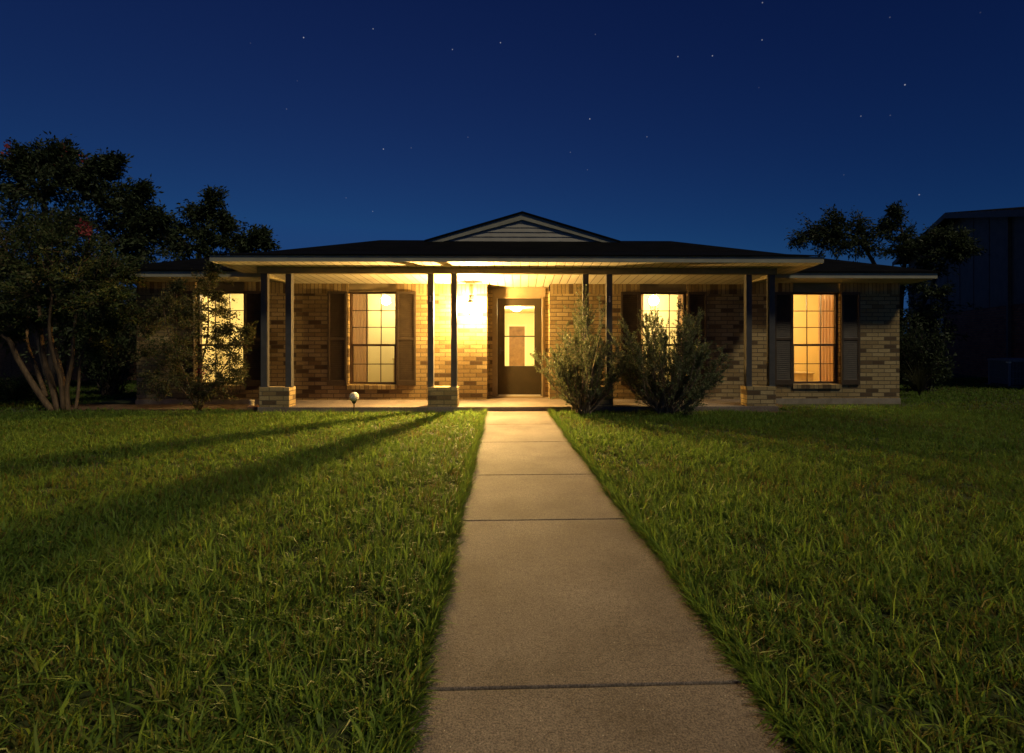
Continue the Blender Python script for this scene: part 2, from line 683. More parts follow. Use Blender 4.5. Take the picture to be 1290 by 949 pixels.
def walk_left(y): return -.300 - .0437 * y
def walk_right(y): return walk_left(y) + 1.265


gb = MB()
gb.quad((-160, -60, 0), (160, -60, 0), (160, 260, 0), (-160, 260, 0))
tag(gb.build('ground', M['soil']), kind='structure')

# the concrete walk: slabs with tooled joints, one object of the setting
wb = MB()
joints = [-1.2, .40, 1.895, 3.66, 4.89, 6.46, 7.82, 9.24]
for a, b in zip(joints[:-1], joints[1:]):
    g = .006
    sl = -.012
    pts = []
    for yy, xx in ((a + g, walk_left(a)), (a + g + .022, walk_right(a)), (b - g + .022, walk_right(b)), (b - g, walk_left(b))):
        pts.append((xx, min(yy, 9.245), -.05))
    wb.hexa(pts, [(q[0], q[1], .028) for q in pts])
0 and wb.hexa([(walk_left(-1.2) + .02, -1.2, -.04), (walk_right(-1.2) - .02, -1.2, -.04), (walk_right(9.2) - .02, 9.2, -.04), (walk_left(9.2) + .02, 9.2, -.04)],
        [(walk_left(-1.2) + .02, -1.2, .008), (walk_right(-1.2) - .02, -1.2, .008), (walk_right(9.2) - .02, 9.2, .008), (walk_left(9.2) + .02, 9.2, .008)])
tag(wb.build('walkway', M['concrete'], bevel=.006), kind='structure')

mb = MB()
for x0, x1, y0 in ((-8.9, -4.74, 9.62), (4.74, 5.2, 9.7)):
    mb.box(x0, x1, y0, 10.395, -.02, .022)
mb.box(4.1, 4.95, 8.98, 9.24, -.02, .016)
tag(mb.build('mulch_bed', M['mulch']), kind='structure')

# ------------------------------------------------------------------ the house
HX0, HX1, HY1 = -7.70, 7.79, 18.6
WIN_X = [-6.05, -2.995, 2.915, 6.07]
WW, WZ0, WZ1 = .482, .412, 2.285
WALL_TOP = 2.47
REC = (-.684, .589)
DOOR_Y = 10.80

house = empty('brick_house', (0, 0, 0))
tag(house, 'low tan brick house with lit windows, brown shutters and a columned front porch', 'house')


def facade(x0, x1, z0, z1, openings, y, depth, name, mat):
    xs = sorted({x0, x1} | {o[0] for o in openings} | {o[1] for o in openings})
    zs = sorted({z0, z1} | {o[2] for o in openings} | {o[3] for o in openings})
    m = MB()
    for i in range(len(xs) - 1):
        for j in range(len(zs) - 1):
            cx, cz = (xs[i] + xs[i + 1]) / 2, (zs[j] + zs[j + 1]) / 2
            if any(o[0] < cx < o[1] and o[2] < cz < o[3] for o in openings):
                continue
            m.quad((xs[i], y, zs[j]), (xs[i + 1], y, zs[j]), (xs[i + 1], y, zs[j + 1]), (xs[i], y, zs[j + 1]))
    for a, b, c, d, *rest in openings:
        dd = rest[0] if rest else depth
        m.quad((a, y, c), (a, y, d), (a, y + dd, d), (a, y + dd, c))
        m.quad((b, y, d), (b, y, c), (b, y + dd, c), (b, y + dd, d))
        if d < z1 - .001:
            m.quad((a, y, d), (b, y, d), (b, y + dd, d), (a, y + dd, d))
        if c > z0 + .001:
            m.quad((a, y, c), (a, y + dd, c), (b, y + dd, c), (b, y, c))
    return m


ops = [(x - WW, x + WW, WZ0, WZ1) for x in WIN_X] + [(REC[0], REC[1], .10, 2.30, DOOR_Y - WALL_Y + .06)]
fm = facade(HX0, HX1, .10, 2.30, ops, WALL_Y, .14, 'wall', M['brick'])
# side and rear walls
fm.quad((HX0, HY1, .10), (HX0, WALL_Y, .10), (HX0, WALL_Y, WALL_TOP), (HX0, HY1, WALL_TOP))
fm.quad((HX1, WALL_Y, .10), (HX1, HY1, .10), (HX1, HY1, WALL_TOP), (HX1, WALL_Y, WALL_TOP))
fm.quad((HX1, HY1, .10), (HX0, HY1, .10), (HX0, HY1, WALL_TOP), (HX1, HY1, WALL_TOP))
fm.build('wall', M['brick'], house)
# soldier course along the top, left open above each window for the frieze board
for xa, xb in ((HX0, REC[0]), (REC[1], HX1)):
    sops = [(x - WW, x + WW, 2.25, 2.60) for x in WIN_X if xa < x < xb]
    facade(xa, xb, 2.30, WALL_TOP + .05, sops, WALL_Y - .001, .10, 'soldier_course', M['soldier']).build('soldier_course', M['soldier'], house)
for x0, x1, xs0, xs1 in ((HX0 - .012, -4.72, HX0 - .012, HX0 + .3), (4.70, HX1 + .012, HX1 - .3, HX1 + .012)):
    fb = MB()
    fb.box(x0, x1, WALL_Y - .018, WALL_Y + .3, -.1, .115)
    fb.box(xs0, xs1, WALL_Y + .3, HY1, -.1, .115)
    fb.build('foundation', M['foundation'], house)

# windows
for x in WIN_X:
    y0 = WALL_Y + .075
    f = MB()
    a, b, c, d = x - WW, x + WW, WZ0, WZ1
    t = .042
    f.box(a, a + t, y0, y0 + .07, c, d)
    f.box(b - t, b, y0, y0 + .07, c, d)
    f.box(a + t, b - t, y0, y0 + .07, d - t * .8, d)
    f.box(a + t, b - t, y0, y0 + .07, c, c + t)
    zm = c + .425 * (d - c)
    f.box(a + t, b - t, y0 - .006, y0 + .045, zm - .022, zm + .022)
    # lower sash stands proud of the upper one
    f.box(a + t, a + t + .022, y0 + .012, y0 + .05, c + t, zm - .022)
    f.box(b - t - .022, b - t, y0 + .012, y0 + .05, c + t, zm - .022)
    win = f.build('window', M['frame'], house)
    mu = MB()
    for k in (1, 2):
        for z0_, z1_, ins in ((c + t, zm - .022, .022), (zm + .022, d - t * .8, 0)):
            xx = a + t + ins + (b - a - 2 * t - 2 * ins) * k / 3
            mu.box(xx - .008, xx + .008, y0 + .022, y0 + .036, z0_, z1_)
    for k in (1, 2):
        zz = zm + .022 + (d - t * .8 - zm - .022) * k / 3
        mu.box(a + t, b - t, y0 + .024, y0 + .034, zz - .008, zz + .008)
    zz = (c + t + zm - .022) / 2
    mu.box(a + t + .022, b - t - .022, y0 + .024, y0 + .034, zz - .008, zz + .008)
    mu.build('muntin_grid', M['frame'], win)
    gp = MB()
    gp.quad((a + t, y0 + .040, c + t), (b - t, y0 + .040, c + t), (b - t, y0 + .040, d - t * .8), (a + t, y0 + .040, d - t * .8))
    gp.build('pane', M['glass'], win)
    hb = MB()
    hb.box(a, b, WALL_Y + .03, WALL_Y + .14, d + .001, WALL_TOP + .04)
    hb.box(a, b, WALL_Y + .018, WALL_Y + .03, d + .001, d + .02)
    hb.build('frieze_board', M['frieze'], win)
    sb = MB()
    sb.hexa([(a - .02, WALL_Y - .035, c - .095), (b + .02, WALL_Y - .035, c - .095), (b + .02, WALL_Y + .07, c - .08), (a - .02, WALL_Y + .07, c - .08)],
            [(a - .02, WALL_Y - .035, c - .012), (b + .02, WALL_Y - .035, c - .012), (b + .02, WALL_Y + .0745, c + .006), (a - .02, WALL_Y + .0745, c + .006)])
    sb.build('sill', M['rowlock'], win)
    for s in (-1, 1):
        cx = x + s * (WW + .012 + .192)
        if s < 0 and x in (WIN_X[1], WIN_X[3]): cx -= .012
        sh = MB()
        z0_, z1_, hw = .398, 2.292, .192
        yb, yf = WALL_Y - .002, WALL_Y - .040
        sh.box(cx - hw, cx - hw + .042, yf, yb, z0_, z1_)
        sh.box(cx + hw - .042, cx + hw, yf, yb, z0_, z1_)
        for q0, q1 in ((z0_, z0_ + .105), (1.305, 1.36), (z1_ - .055, z1_)):
            sh.box(cx - hw + .042, cx + hw - .042, yf + .001, yb, q0, q1)
        so = sh.build('shutter', M['shutter'], house)
        lv = MB()
        for q0, q1 in ((z0_ + .105, 1.305), (1.36, z1_ - .055)):
            n_ = int(round((q1 - q0) / .042))
            for k in range(n_):
                zc = q0 + (k + .5) * (q1 - q0) / n_
                hh = .5 * (q1 - q0) / n_
                lv.hexa([(cx - hw + .042, yf + .006, zc - hh), (cx + hw - .042, yf + .006, zc - hh), (cx + hw - .042, yf + .012, zc - hh - .002), (cx - hw + .042, yf + .012, zc - hh - .002)],
                        [(cx - hw + .042, yb - .010, zc + hh), (cx + hw - .042, yb - .010, zc + hh), (cx + hw - .042, yb - .004, zc + hh - .002), (cx - hw + .042, yb - .004, zc + hh - .002)])
            lv.box(cx - hw + .042, cx + hw - .042, yb - .006, yb + .001, q0, q1)
        lv.build('louvers', M['shutter'], so)

# entrance: jamb, storm door
DX0, DX1, DZ0, DZ1 = -.487, .438, .135, 2.182
j = MB()
jy0, jy1 = DOOR_Y - .05, DOOR_Y + .06
j.box(REC[0] + .09, DX0 - .004, jy0, jy1, .108, 2.42)
j.box(DX1 + .004, REC[1] - .07, jy0, jy1, .108, 2.42)
j.box(DX0 - .004, DX1 + .004, jy0, jy1, DZ1 + .004, 2.42)
for x0, x1 in ((DX0 - .032, DX0 - .004), (DX1 + .004, DX1 + .032)):
    j.box(x0, x1, jy0 - .022, jy0, .108, DZ1 + .034)
j.box(DX0 - .004, DX1 + .004, jy0 - .022, jy0, DZ1 + .006, DZ1 + .034)
j.build('door_frame', M['doorframe'], house)
rb = MB()
rb.box(REC[0] + .001, REC[0] + .09, DOOR_Y - .03, DOOR_Y + .05, .10, 2.42)
rb.box(REC[1] - .07, REC[1] - .001, DOOR_Y - .03, DOOR_Y + .05, .10, 2.42)
rb.build('entry_return', M['brick'], house)
dr = MB()
GX0, GX1, GZ0, GZM, GZ1 = -.336, .288, .765, 1.388, 2.03
y0, y1 = DOOR_Y - .035, DOOR_Y
dr.box(DX0, GX0, y0, y1, DZ0, DZ1)
dr.box(GX1, DX1, y0, y1, DZ0, DZ1)
dr.box(GX0, GX1, y0, y1, GZ1, DZ1)
dr.box(GX0, GX1, y0, y1, DZ0, GZ0)
dr.box(GX0, GX1, y0 + .005, y1 - .005, GZM - .012, GZM + .012)
door = dr.build('storm_door', M['door'], house)
gp = MB()
gp.quad((GX0, y0 + .018, GZ0), (GX1, y0 + .018, GZ0), (GX1, y0 + .018, GZ1), (GX0, y0 + .018, GZ1))
gp.build('pane', M['glass'], door)
sw = MB()
sw.box(DX0 + .02, DX1 - .02, y0 - .006, y0, DZ0, DZ0 + .03)
sw.build('sweep', M['steel'], door)
hd = MB()
hd.box(DX0 + .045, DX0 + .075, y0 - .012, y0, 1.0, 1.16)
hd.tube([(DX0 + .06, y0 - .012, 1.09), (DX0 + .06, y0 - .05, 1.09), (DX0 + .12, y0 - .055, 1.09)], .009, 8)
hd.build('handle', M['black_metal'], door)
th = MB()
th.box(DX0 - .03, DX1 + .03, DOOR_Y - .12, DOOR_Y + .05, .105, .132)
th.build('threshold', M['doorframe'], house)

# porch slab
ps = MB()
ps.box(-4.72, 4.70, PORCH_Y, WALL_Y + .5, -.1, .107)
ps.build('porch_slab', M['concrete'], house, bevel=.012)

# pedestals, posts, beam
PED_X = [-4.42, -1.41, 1.41, 4.385]
POST_X = [(-4.632, -4.190), (-1.635, -1.212), (1.186, 1.618), (4.182, 4.608)]
for cx in PED_X:
    p_ = MB()
    p_.box(cx - .268, cx + .268, PORCH_Y + .006, PORCH_Y + .275, .1075, .462)
    p_.build('brick_pedestal', M['brick'], house, bevel=.006)
posts = []
for pair in POST_X:
    for cx in pair:
        p_ = MB()
        p_.box(cx - .054, cx + .054, 9.305, 9.413, .462, 2.512)
        p_.box(cx - .062, cx + .062, 9.297, 9.421, .462, .480)
        posts.append(p_.build('porch_post', M['post'], house, bevel=.005))
bm_ = MB()
bm_.box(-4.736, 4.684, 9.275, 9.415, 2.512, 2.66)
for s, x in ((-1, -4.736), (1, 4.684)):
    bm_.box(min(x, x - s * .12), max(x, x - s * .12), 9.415, WALL_Y - .003, 2.45, 2.64)
bm_.build('porch_beam', M['beam'], house, bevel=.004)

# digits on two of the posts
def digit(ch, cx, zc, post):
    cu = bpy.data.curves.new('numeral', 'FONT')
    cu.body = ch
    cu.size = .075
    cu.extrude = .004
    cu.align_x = 'CENTER'
    cu.align_y = 'CENTER'
    tmp = bpy.data.objects.new('numeral_text', cu)
    col.objects.link(tmp)
    dg = bpy.context.evaluated_depsgraph_get()
    me = bpy.data.meshes.new_from_object(tmp.evaluated_get(dg))
    bpy.data.objects.remove(tmp)
    me.materials.clear()
    me.materials.append(M['number'])
    me.transform(Matrix.Translation((cx, 9.300, zc)) @ Matrix.Rotation(R(90), 4, 'X'))
    o = bpy.data.objects.new('numeral', me)
    col.objects.link(o)
    o.parent = post


for k in (2, 5):
    cx = [c for pr in POST_X for c in pr][k]
    digit('2', cx, 2.085, posts[k])
    digit('8', cx, 2.025, posts[k])

# porch ceiling and soffits
FY, FX0, FX1 = 8.80, -5.28, 5.25
cl = MB()
cl.quad((-4.63, 9.41, 2.515), (4.58, 9.41, 2.515), (4.58, WALL_Y - .002, 2.452), (-4.63, WALL_Y - .002, 2.452))
cl.quad((REC[0], WALL_Y - .002, 2.452), (REC[1], WALL_Y - .002, 2.452), (REC[1], DOOR_Y + .1, 2.416), (REC[0], DOOR_Y + .1, 2.416))
cl.build('porch_ceiling', M['soffit'], house)


def sof_z(y): return 2.655 - .062 * (y - FY)


so = MB()
so.quad((FX0 + .02, FY + .02, sof_z(FY)), (FX1 - .02, FY + .02, sof_z(FY)), (FX1 - .02, 9.275, sof_z(9.275)), (FX0 + .02, 9.275, sof_z(9.275)))
so.quad((FX0 + .02, 9.275, sof_z(9.275)), (-4.736, 9.275, sof_z(9.275)), (-4.736, 10.38, sof_z(10.38)), (FX0 + .02, 10.38, sof_z(10.38)))
so.quad((4.684, 9.275, sof_z(9.275)), (FX1 - .02, 9.275, sof_z(9.275)), (FX1 - .02, 10.38, sof_z(10.38)), (4.684, 10.38, sof_z(10.38)))
so.build('porch_soffit', M['soffit'], house)
fa = MB()
fa.box(FX0, FX1, FY - .022, FY, 2.650, 2.752)
for x0, x1 in ((FX0, FX0 + .02), (FX1 - .02, FX1)):
    fa.hexa([(x0, FY, 2.650), (x1, FY, 2.650), (x1, 10.5, sof_z(10.5) - .006), (x0, 10.5, sof_z(10.5) - .006)],
            [(x0, FY, 2.752), (x1, FY, 2.752), (x1, 10.5, 2.90), (x0, 10.5, 2.90)])
fa.build('porch_fascia', M['trim'], house)

EY, EX0, EX1, EZ = 9.85, -8.12, 8.13, 2.62
for x0, x1, xs0, xs1, xt0, xt1 in ((EX0, -4.74, EX0, EX0 + .02, EX0 + .02, HX0), (4.688, EX1, EX1 - .02, EX1, HX1, EX1 - .02)):
    wf = MB()
    wf.box(x0, x1, EY, EY + .02, 2.515, EZ)
    wf.box(xs0, xs1, EY + .02, 19.1, 2.515, EZ)
    wf.build('wing_fascia', M['trim'], house)
    ws = MB()
    xa, xb = (x0 + .02, x1) if x0 < 0 else (x0, x1 - .02)
    ws.quad((xa, EY + .02, 2.520), (xb, EY + .02, 2.520), (xb, WALL_Y - .004, 2.480), (xa, WALL_Y - .004, 2.480))
    ws.quad((xt0, WALL_Y - .004, 2.480), (xt1, WALL_Y - .004, 2.480), (xt1, 19.1, 2.480), (xt0, 19.1, 2.480))
    ws.build('wing_soffit', M['trim'], house)

# roof: hipped main roof, low porch roof, front gable
RY, RZ, RXa, RXb = 14.5, 4.125, -3.96, 4.27
o_ = .03
rf = MB()
e = [(EX0 - o_, EY - o_, EZ), (EX1 + o_, EY - o_, EZ), (EX1 + o_, 19.15, EZ), (EX0 - o_, 19.15, EZ)]
rf.v += [(x, y, z + .028) for x, y, z in e] + [(RXa, RY, RZ), (RXb, RY, RZ)] + e
rf.f += [(0, 1, 5, 4), (1, 2, 5), (2, 3, 4, 5), (3, 0, 4), (6, 7, 1, 0), (7, 8, 2, 1), (8, 9, 3, 2), (9, 6, 0, 3)]
rf.build('main_roof', M['shingle'], house)
pr = MB()
sl_ = .185


def pz(y): return 2.752 + .030 + sl_ * (y - FY)


pr.hexa([(FX0 - .025, FY - .045, 2.754), (FX1 + .025, FY - .045, 2.754), (FX1 + .025, 13.6, pz(13.6) - .03), (FX0 - .025, 13.6, pz(13.6) - .03)],
        [(FX0 - .025, FY - .045, pz(FY - .045)), (FX1 + .025, FY - .045, pz(FY - .045)), (FX1 + .025, 13.6, pz(13.6)), (FX0 - .025, 13.6, pz(13.6))])
pr.build('porch_roof', M['shingle'], house)
# gable standing on the main slope
GY = 14.25
gp0, gp1, gpk = at(540, 304, GY), at(776, 305.5, GY), at(658, 269.5, GY)
gx0, gx1, gxc, gzb, gzt = gp0.x, gp1.x, gpk.x, gp0.z, gpk.z
sd = MB()
nb = 6
hgt = gzt - gzb
for k in range(-1, nb):
    z0_, z1_ = gzb + k * hgt / nb, gzb + (k + 1) * hgt / nb
    f0, f1 = 1 - max(k, 0) / nb, 1 - (k + 1) / nb
    xa0, xb0 = gxc + (gx0 - gxc) * f0, gxc + (gx1 - gxc) * f0
    xa1, xb1 = gxc + (gx0 - gxc) * f1, gxc + (gx1 - gxc) * f1
    sd.poly([(xa0, GY - .02, z0_), (xb0, GY - .02, z0_), (xb1, GY, z1_), (xa1, GY, z1_)])
    sd.poly([(xa0, GY, z0_), (xb0, GY, z0_), (xb0, GY - .02, z0_), (xa0, GY - .02, z0_)])
gab = sd.build('gable_siding', M['siding'], house)
rk = MB()
for xe in (gx0, gx1):
    s = 1 if xe < gxc else -1
    dx, dz = gxc - xe, gzt - gzb
    ln = math.hypot(dx, dz)
    nx, nz = (dz / ln) * s, -abs(dx) / ln
    wd = .17
    a0, a1 = Vector((xe - dx * .03, 0, gzb - dz * .03)), Vector((gxc, 0, gzt + .0))
    low0 = Vector((a0.x + s * wd * 2.6, 0, a0.z - .01))
    low1 = Vector((gxc, 0, gzt - wd * ln / abs(dx)))
    q = [a0, low0, low1, a1] if s > 0 else [a1, low1, low0, a0]
    rk.hexa([(v.x, GY - .06, v.z) for v in (q[0], q[1])] + [(v.x, GY - .025, v.z) for v in (q[1], q[0])],
            [(v.x, GY - .06, v.z) for v in (q[3], q[2])] + [(v.x, GY - .025, v.z) for v in (q[2], q[3])])
rk.build('gable_rake', M['trim'], house)
gr_ = MB()
for s, xe in ((1, gx0), (-1, gx1)):
    ex, ez = xe - s * .10, gzb - .10 * (gzt - gzb) / abs(gxc - xe)
    A, B = (ex, ez), (gxc, gzt + .004)
    q = [(A[0], GY - .10, A[1]), (B[0], GY - .10, B[1]), (B[0], 19, B[1]), (A[0], 19, A[1])]
    if s < 0: q = [q[1], q[0], q[3], q[2]]
    gr_.hexa(q, [(x, y, z + .045) for x, y, z in q])
gr_.build('gable_roof', M['shingle'], house)

# rooms behind the windows
rooms = [(-7.55, -4.98, 12.75, 'room'), (-4.88, -.98, 12.9, 'room'), (.92, 4.78, 12.9, 'room'), (4.88, 7.62, 12.7, 'room_amber')]
RB = WALL_Y + .145


def room(x0, x1, yb, z1, mat, opens):
    m = MB()
    m.quad((x0, yb, .12), (x1, yb, .12), (x1, yb, z1), (x0, yb, z1))
    m.quad((x0, RB, .12), (x0, yb, .12), (x0, yb, z1), (x0, RB, z1))
    m.quad((x1, yb, .12), (x1, RB, .12), (x1, RB, z1), (x1, yb, z1))
    fr = facade(x0, x1, .12, z1, opens, RB, -.06, 'room_wall', mat)
    n0 = len(m.v)
    m.v += fr.v
    m.f += [tuple(i + n0 for i in f) for f in fr.f]
    m.build('room_wall', mat, house)
    c = MB()
    c.quad((x0, RB, z1), (x1, RB, z1), (x1, yb, z1), (x0, yb, z1))
    c.build('room_ceiling', M['room_ceiling'], house)
    f = MB()
    f.quad((x0, RB, .12), (x1, RB, .12), (x1, yb, .12), (x0, yb, .12))
    f.build('room_floor', M['room_floor'], house)


for (x0, x1, yb, mt), wx in zip(rooms, WIN_X):
    room(x0, x1, yb, 2.47, M[mt], [(wx - WW, wx + WW, WZ0, WZ1)])
HB = 17.6
hm = MB()
hx0, hx1, hz1 = -.80, .78, 2.23
hy = DOOR_Y + .065
hm.quad((hx0, HB, .12), (hx1, HB, .12), (hx1, HB, hz1), (hx0, HB, hz1))
hm.quad((hx0, hy, .12), (hx0, HB, .12), (hx0, HB, hz1), (hx0, hy, hz1))
hm.quad((hx1, HB, .12), (hx1, hy, .12), (hx1, hy, hz1), (hx1, HB, hz1))
fr = facade(hx0, hx1, .12, hz1, [(DX0, DX1, .12, DZ1)], hy, .01, 'x', None)
n0 = len(hm.v)
hm.v += fr.v
hm.f += [tuple(i + n0 for i in f) for f in fr.f]
hm.build('room_wall', M['room'], house)
c = MB()
c.quad((hx0, hy, hz1), (hx1, hy, hz1), (hx1, HB, hz1), (hx0, HB, hz1))
c.build('room_ceiling', M['room_ceiling'], house)
f = MB()
f.quad((hx0, hy, .122), (hx1, hy, .122), (hx1, HB, .122), (hx0, HB, .122))
f.build('room_floor', M['room_floor'], house)
# panelled door at the end of the hall, with its casing
hl, hr = at(641.5, 430, HB).x, at(661, 430, HB).x
hdz = at(650, 411.5, HB).z
di = MB()
di.box(hl, hr, HB - .03, HB - .002, .125, hdz)
for zz0, zz1 in ((.25, .75), (.85, 1.35), (1.45, hdz - .1)):
    for xx0, xx1 in ((hl + .07, (hl + hr) / 2 - .03), ((hl + hr) / 2 + .03, hr - .07)):
        di.box(xx0, xx1, HB - .04, HB - .03, zz0, zz1)
idoor = di.build('inner_door', M['wood'], house)
ca = MB()
for x0, x1 in ((hl - .07, hl - .003), (hr + .003, hr + .07)):
    ca.box(x0, x1, HB - .025, HB - .002, .125, hdz + .07)
ca.box(hl - .003, hr + .003, HB - .025, HB - .002, hdz + .003, hdz + .07)
ca.build('casing', M['room_ceiling'], idoor)

# ------------------------------------------------------------------ lamps
def globe_lamp(name, loc, r, mat, z_top, label, cat='ceiling light', group=None):
    o = empty(name, loc)
    tag(o, label, cat, group)
    MB().sphere((0, 0, 0), r).build('glass_globe', mat, o, smooth=True)
    MB().lathe([(.075, z_top - loc[2] - .02), (.075, z_top - loc[2] - .003)], (0, 0, 0)).build('canopy', M['steel'], o)
    if z_top - loc[2] - r > .03:
        MB().tube([(0, 0, r * .95), (0, 0, z_top - loc[2] - .02)], .008, 8).build('stem', M['steel'], o)
    return o


a = at(486, 378.5, 12.1)
globe_lamp('ceiling_light', (a.x, 12.1, a.z), .105, M['room_lamp'], 2.469, 'glowing round ceiling globe seen through the window between porch posts and wall lantern')
a = at(823.5, 379, 12.1)
globe_lamp('ceiling_light', (a.x, 12.1, a.z), .115, M['room_lamp'], 2.469, 'glowing round ceiling globe seen through the window behind the two grey shrubs')
globe_lamp('ceiling_light', (-5.55, 11.7, 2.30), .12, M['room_lamp_amber'], 2.469, 'ceiling globe that lights the room behind the leafy young crape myrtle')
globe_lamp('ceiling_light', (5.55, 11.7, 2.30), .12, M['room_lamp_amber'], 2.469, 'ceiling globe that lights the amber room at the end away from the trees')
a = at(650.5, 388, 14.6)
o = empty('hall_light', (a.x, 14.6, hz1))
tag(o, 'small glowing flush dome light on the hall ceiling behind the storm door', 'ceiling light')
MB().lathe([(.02, -.10), (.09, -.085), (.135, -.05), (.15, -.02)], (0, 0, 0), 20).build('glass_dome', M['hall_lamp'], o, smooth=True)
MB().lathe([(.16, -.02), (.16, -.002)], (0, 0, 0), 20).build('rim', M['steel'], o)

# porch lantern
LX, LY, LZ = -1.0, WALL_Y - .26, 1.95
lan = empty('wall_lantern', (LX, LY, LZ))
tag(lan, 'bright glowing porch lantern with dark cap mounted on brick wall beside the door', 'wall lamp')
b_ = MB()
b_.box(-.05, .05, .238, .257, .02, .26)
b_.tube([(0, .238, .15), (0, .15, .23), (0, .04, .24), (0, 0, .19)], .011, 8)
b_.build('wall_bracket', M['black_metal'], lan, bevel=.004)
c_ = MB()
c_.lathe([(.060, .105), (.052, .118), (.030, .15), (.010, .165), (.012, .18), (.004, .195)], (0, 0, 0), 12)
c_.build('cap', M['black_metal'], lan)
c_ = MB()
c_.lathe([(.008, -.150), (.030, -.138), (.036, -.126)], (0, 0, 0), 12)
c_.build('base_cup', M['black_metal'], lan)
c_ = MB()
for k in range(4):
    th_ = math.pi / 4 + k * math.pi / 2
    c_.tube([(.043 * math.cos(th_), .043 * math.sin(th_), -.127), (.066 * math.cos(th_), .066 * math.sin(th_), .106)], .0035, 6)
c_.build('cage', M['black_metal'], lan)
c_ = MB()
c_.lathe([(.038, -.125), (.058, .105)], (0, 0, 0), 16)
c_.f = c_.f[:-2]
c_.build('glass_shade', M['glass'], lan, smooth=True)
MB().sphere((0, 0, .0), .042).build('bulb', M['bulb'], lan, smooth=True)
# added glowing disc that brightens the lawn, with a dark disc behind it
ax = Vector((0, -1, -.12)).normalized()
mc = Vector((0, -.047, 0))
c_ = MB()
c_.tube([mc - ax * .001, mc + ax * .001], .038, 16)
c_.build('added_fill_disc', M['added_fill'], lan)
c_ = MB()
c_.tube([mc - ax * .004, mc - ax * .0015], .040, 16)
c_.build('added_fill_back', M['black_metal'], lan)

# unlit solar globe light on the lawn edge
gl = at(446, 525, 8.83)
so_ = empty('garden_globe_light', (gl.x, 8.83, 0))
tag(so_, 'small unlit crackle glass globe on a black stake in the grass before the porch', 'garden light')
MB().sphere((0, 0, .338), .083, 24, 14).build('glass_globe', M['globe'], so_, smooth=True)
st = MB()
st.lathe([(.012, 0), (.012, .215), (.030, .235), (.042, .262), (.036, .268)], (0, 0, 0), 14)
st.build('stake', M['black_metal'], so_)

# curtains hang inside the windows
def curtain(x0, x1, label, mat='curtain', flare=0):
    n_ = max(10, int((x1 - x0) / .012))
    m = MB()
    rows = 9
    for r_ in range(rows + 1):
        z = 2.36 - (2.36 - .16) * r_ / rows
        for i in range(n_ + 1):
            u = i / n_
            x = x0 + (x1 - x0) * u + flare * (r_ / rows) ** 2 * (1 - u)
            m.v.append((x, RB + .09 + .022 * math.sin(u * (x1 - x0) * 95 + .6 * math.sin(r_ * .5)), z))
    for r_ in range(rows):
        for i in range(n_):
            q = r_ * (n_ + 1) + i
            m.f.append((q, q + 1, q + n_ + 2, q + n_ + 1))
    o_ = m.build('curtain', M[mat], None, smooth=True)
    sm = o_.modifiers.new('cloth_thickness', 'SOLIDIFY')
    sm.thickness = .003
    tag(o_, label, 'curtain')


curtain(-3.56, -3.16, 'wide beige pleated curtain at the lit window between porch posts, away from the lantern')
curtain(-2.60, -2.44, 'narrow beige curtain edge beside the globe in the window nearest the wall lantern')
curtain(2.36, 2.56, 'beige curtain strip in the window behind the grey shrubs, on the door side')
curtain(3.28, 3.46, 'beige curtain edge in the window behind the grey shrubs, away from the door')
curtain(-5.70, -5.48, 'tan curtain edge in the window behind the leafy young crape myrtle')
curtain(6.25, 6.62, 'wide gathered cream curtain in the amber window nearest the dark neighbouring house')
curtain(5.50, 5.66, 'narrow curtain edge in the amber window just beyond the last porch posts')

# a few things inside
def cabinet(loc, w, d, h, label, cat, name, mat):
    o_ = empty(name, loc)
    tag(o_, label, cat)
    MB().box(-w / 2, w / 2, -d / 2, d / 2, .06, h - .03).build('body', M[mat], o_)
    MB().box(-w / 2 - .02, w / 2 + .02, -d / 2 - .02, d / 2 + .02, h - .03, h).build('table_top', M[mat], o_, bevel=.004)
    for sx in (-1, 1):
        for sy in (-1, 1):
            MB().box(sx * (w / 2 - .03) - .02, sx * (w / 2 - .03) + .02, sy * (d / 2 - .03) - .02, sy * (d / 2 - .03) + .02, 0, .06).build('leg', M[mat], o_)


cabinet((-2.85, 12.55, .12), .42, .4, .75, 'small tan cabinet standing inside the window below the glowing globe', 'cabinet', 'side_cabinet', 'pale_wood')
cabinet((6.55, 12.2, .12), .75, .4, .42, 'low pale bench seen through the amber window beyond the porch', 'bench', 'low_bench', 'pale_wood')

# small things on the bed by the porch
pp = at(317, 516, 9.75)
o = empty('cleanout_pipe', (pp.x, 9.75, 0))
tag(o, 'short pale pipe stub sticking out of the mulch beside the first brick pedestal', 'pipe')
MB().lathe([(.045, 0), (.042, .15)], (0, 0, 0), 14).build('pipe', M['pale_stone'], o, smooth=False)
MB().lathe([(.050, .15), (.050, .175), (.03, .185)], (0, 0, 0), 14).build('pipe_cap', M['pale_stone'], o)
ed = MB()
ed.hexa([(-5.05, 9.50, .0), (-4.74, 9.50, .0), (-4.74, 9.61, .0), (-5.05, 9.61, .0)],
        [(-5.04, 9.51, .10), (-4.74, 9.51, .09), (-4.74, 9.60, .09), (-5.04, 9.60, .10)])
tag(ed.build('edging_block', M['edging'], bevel=.015), 'brown edging block lying in front of the pale pipe stub', 'edging block')


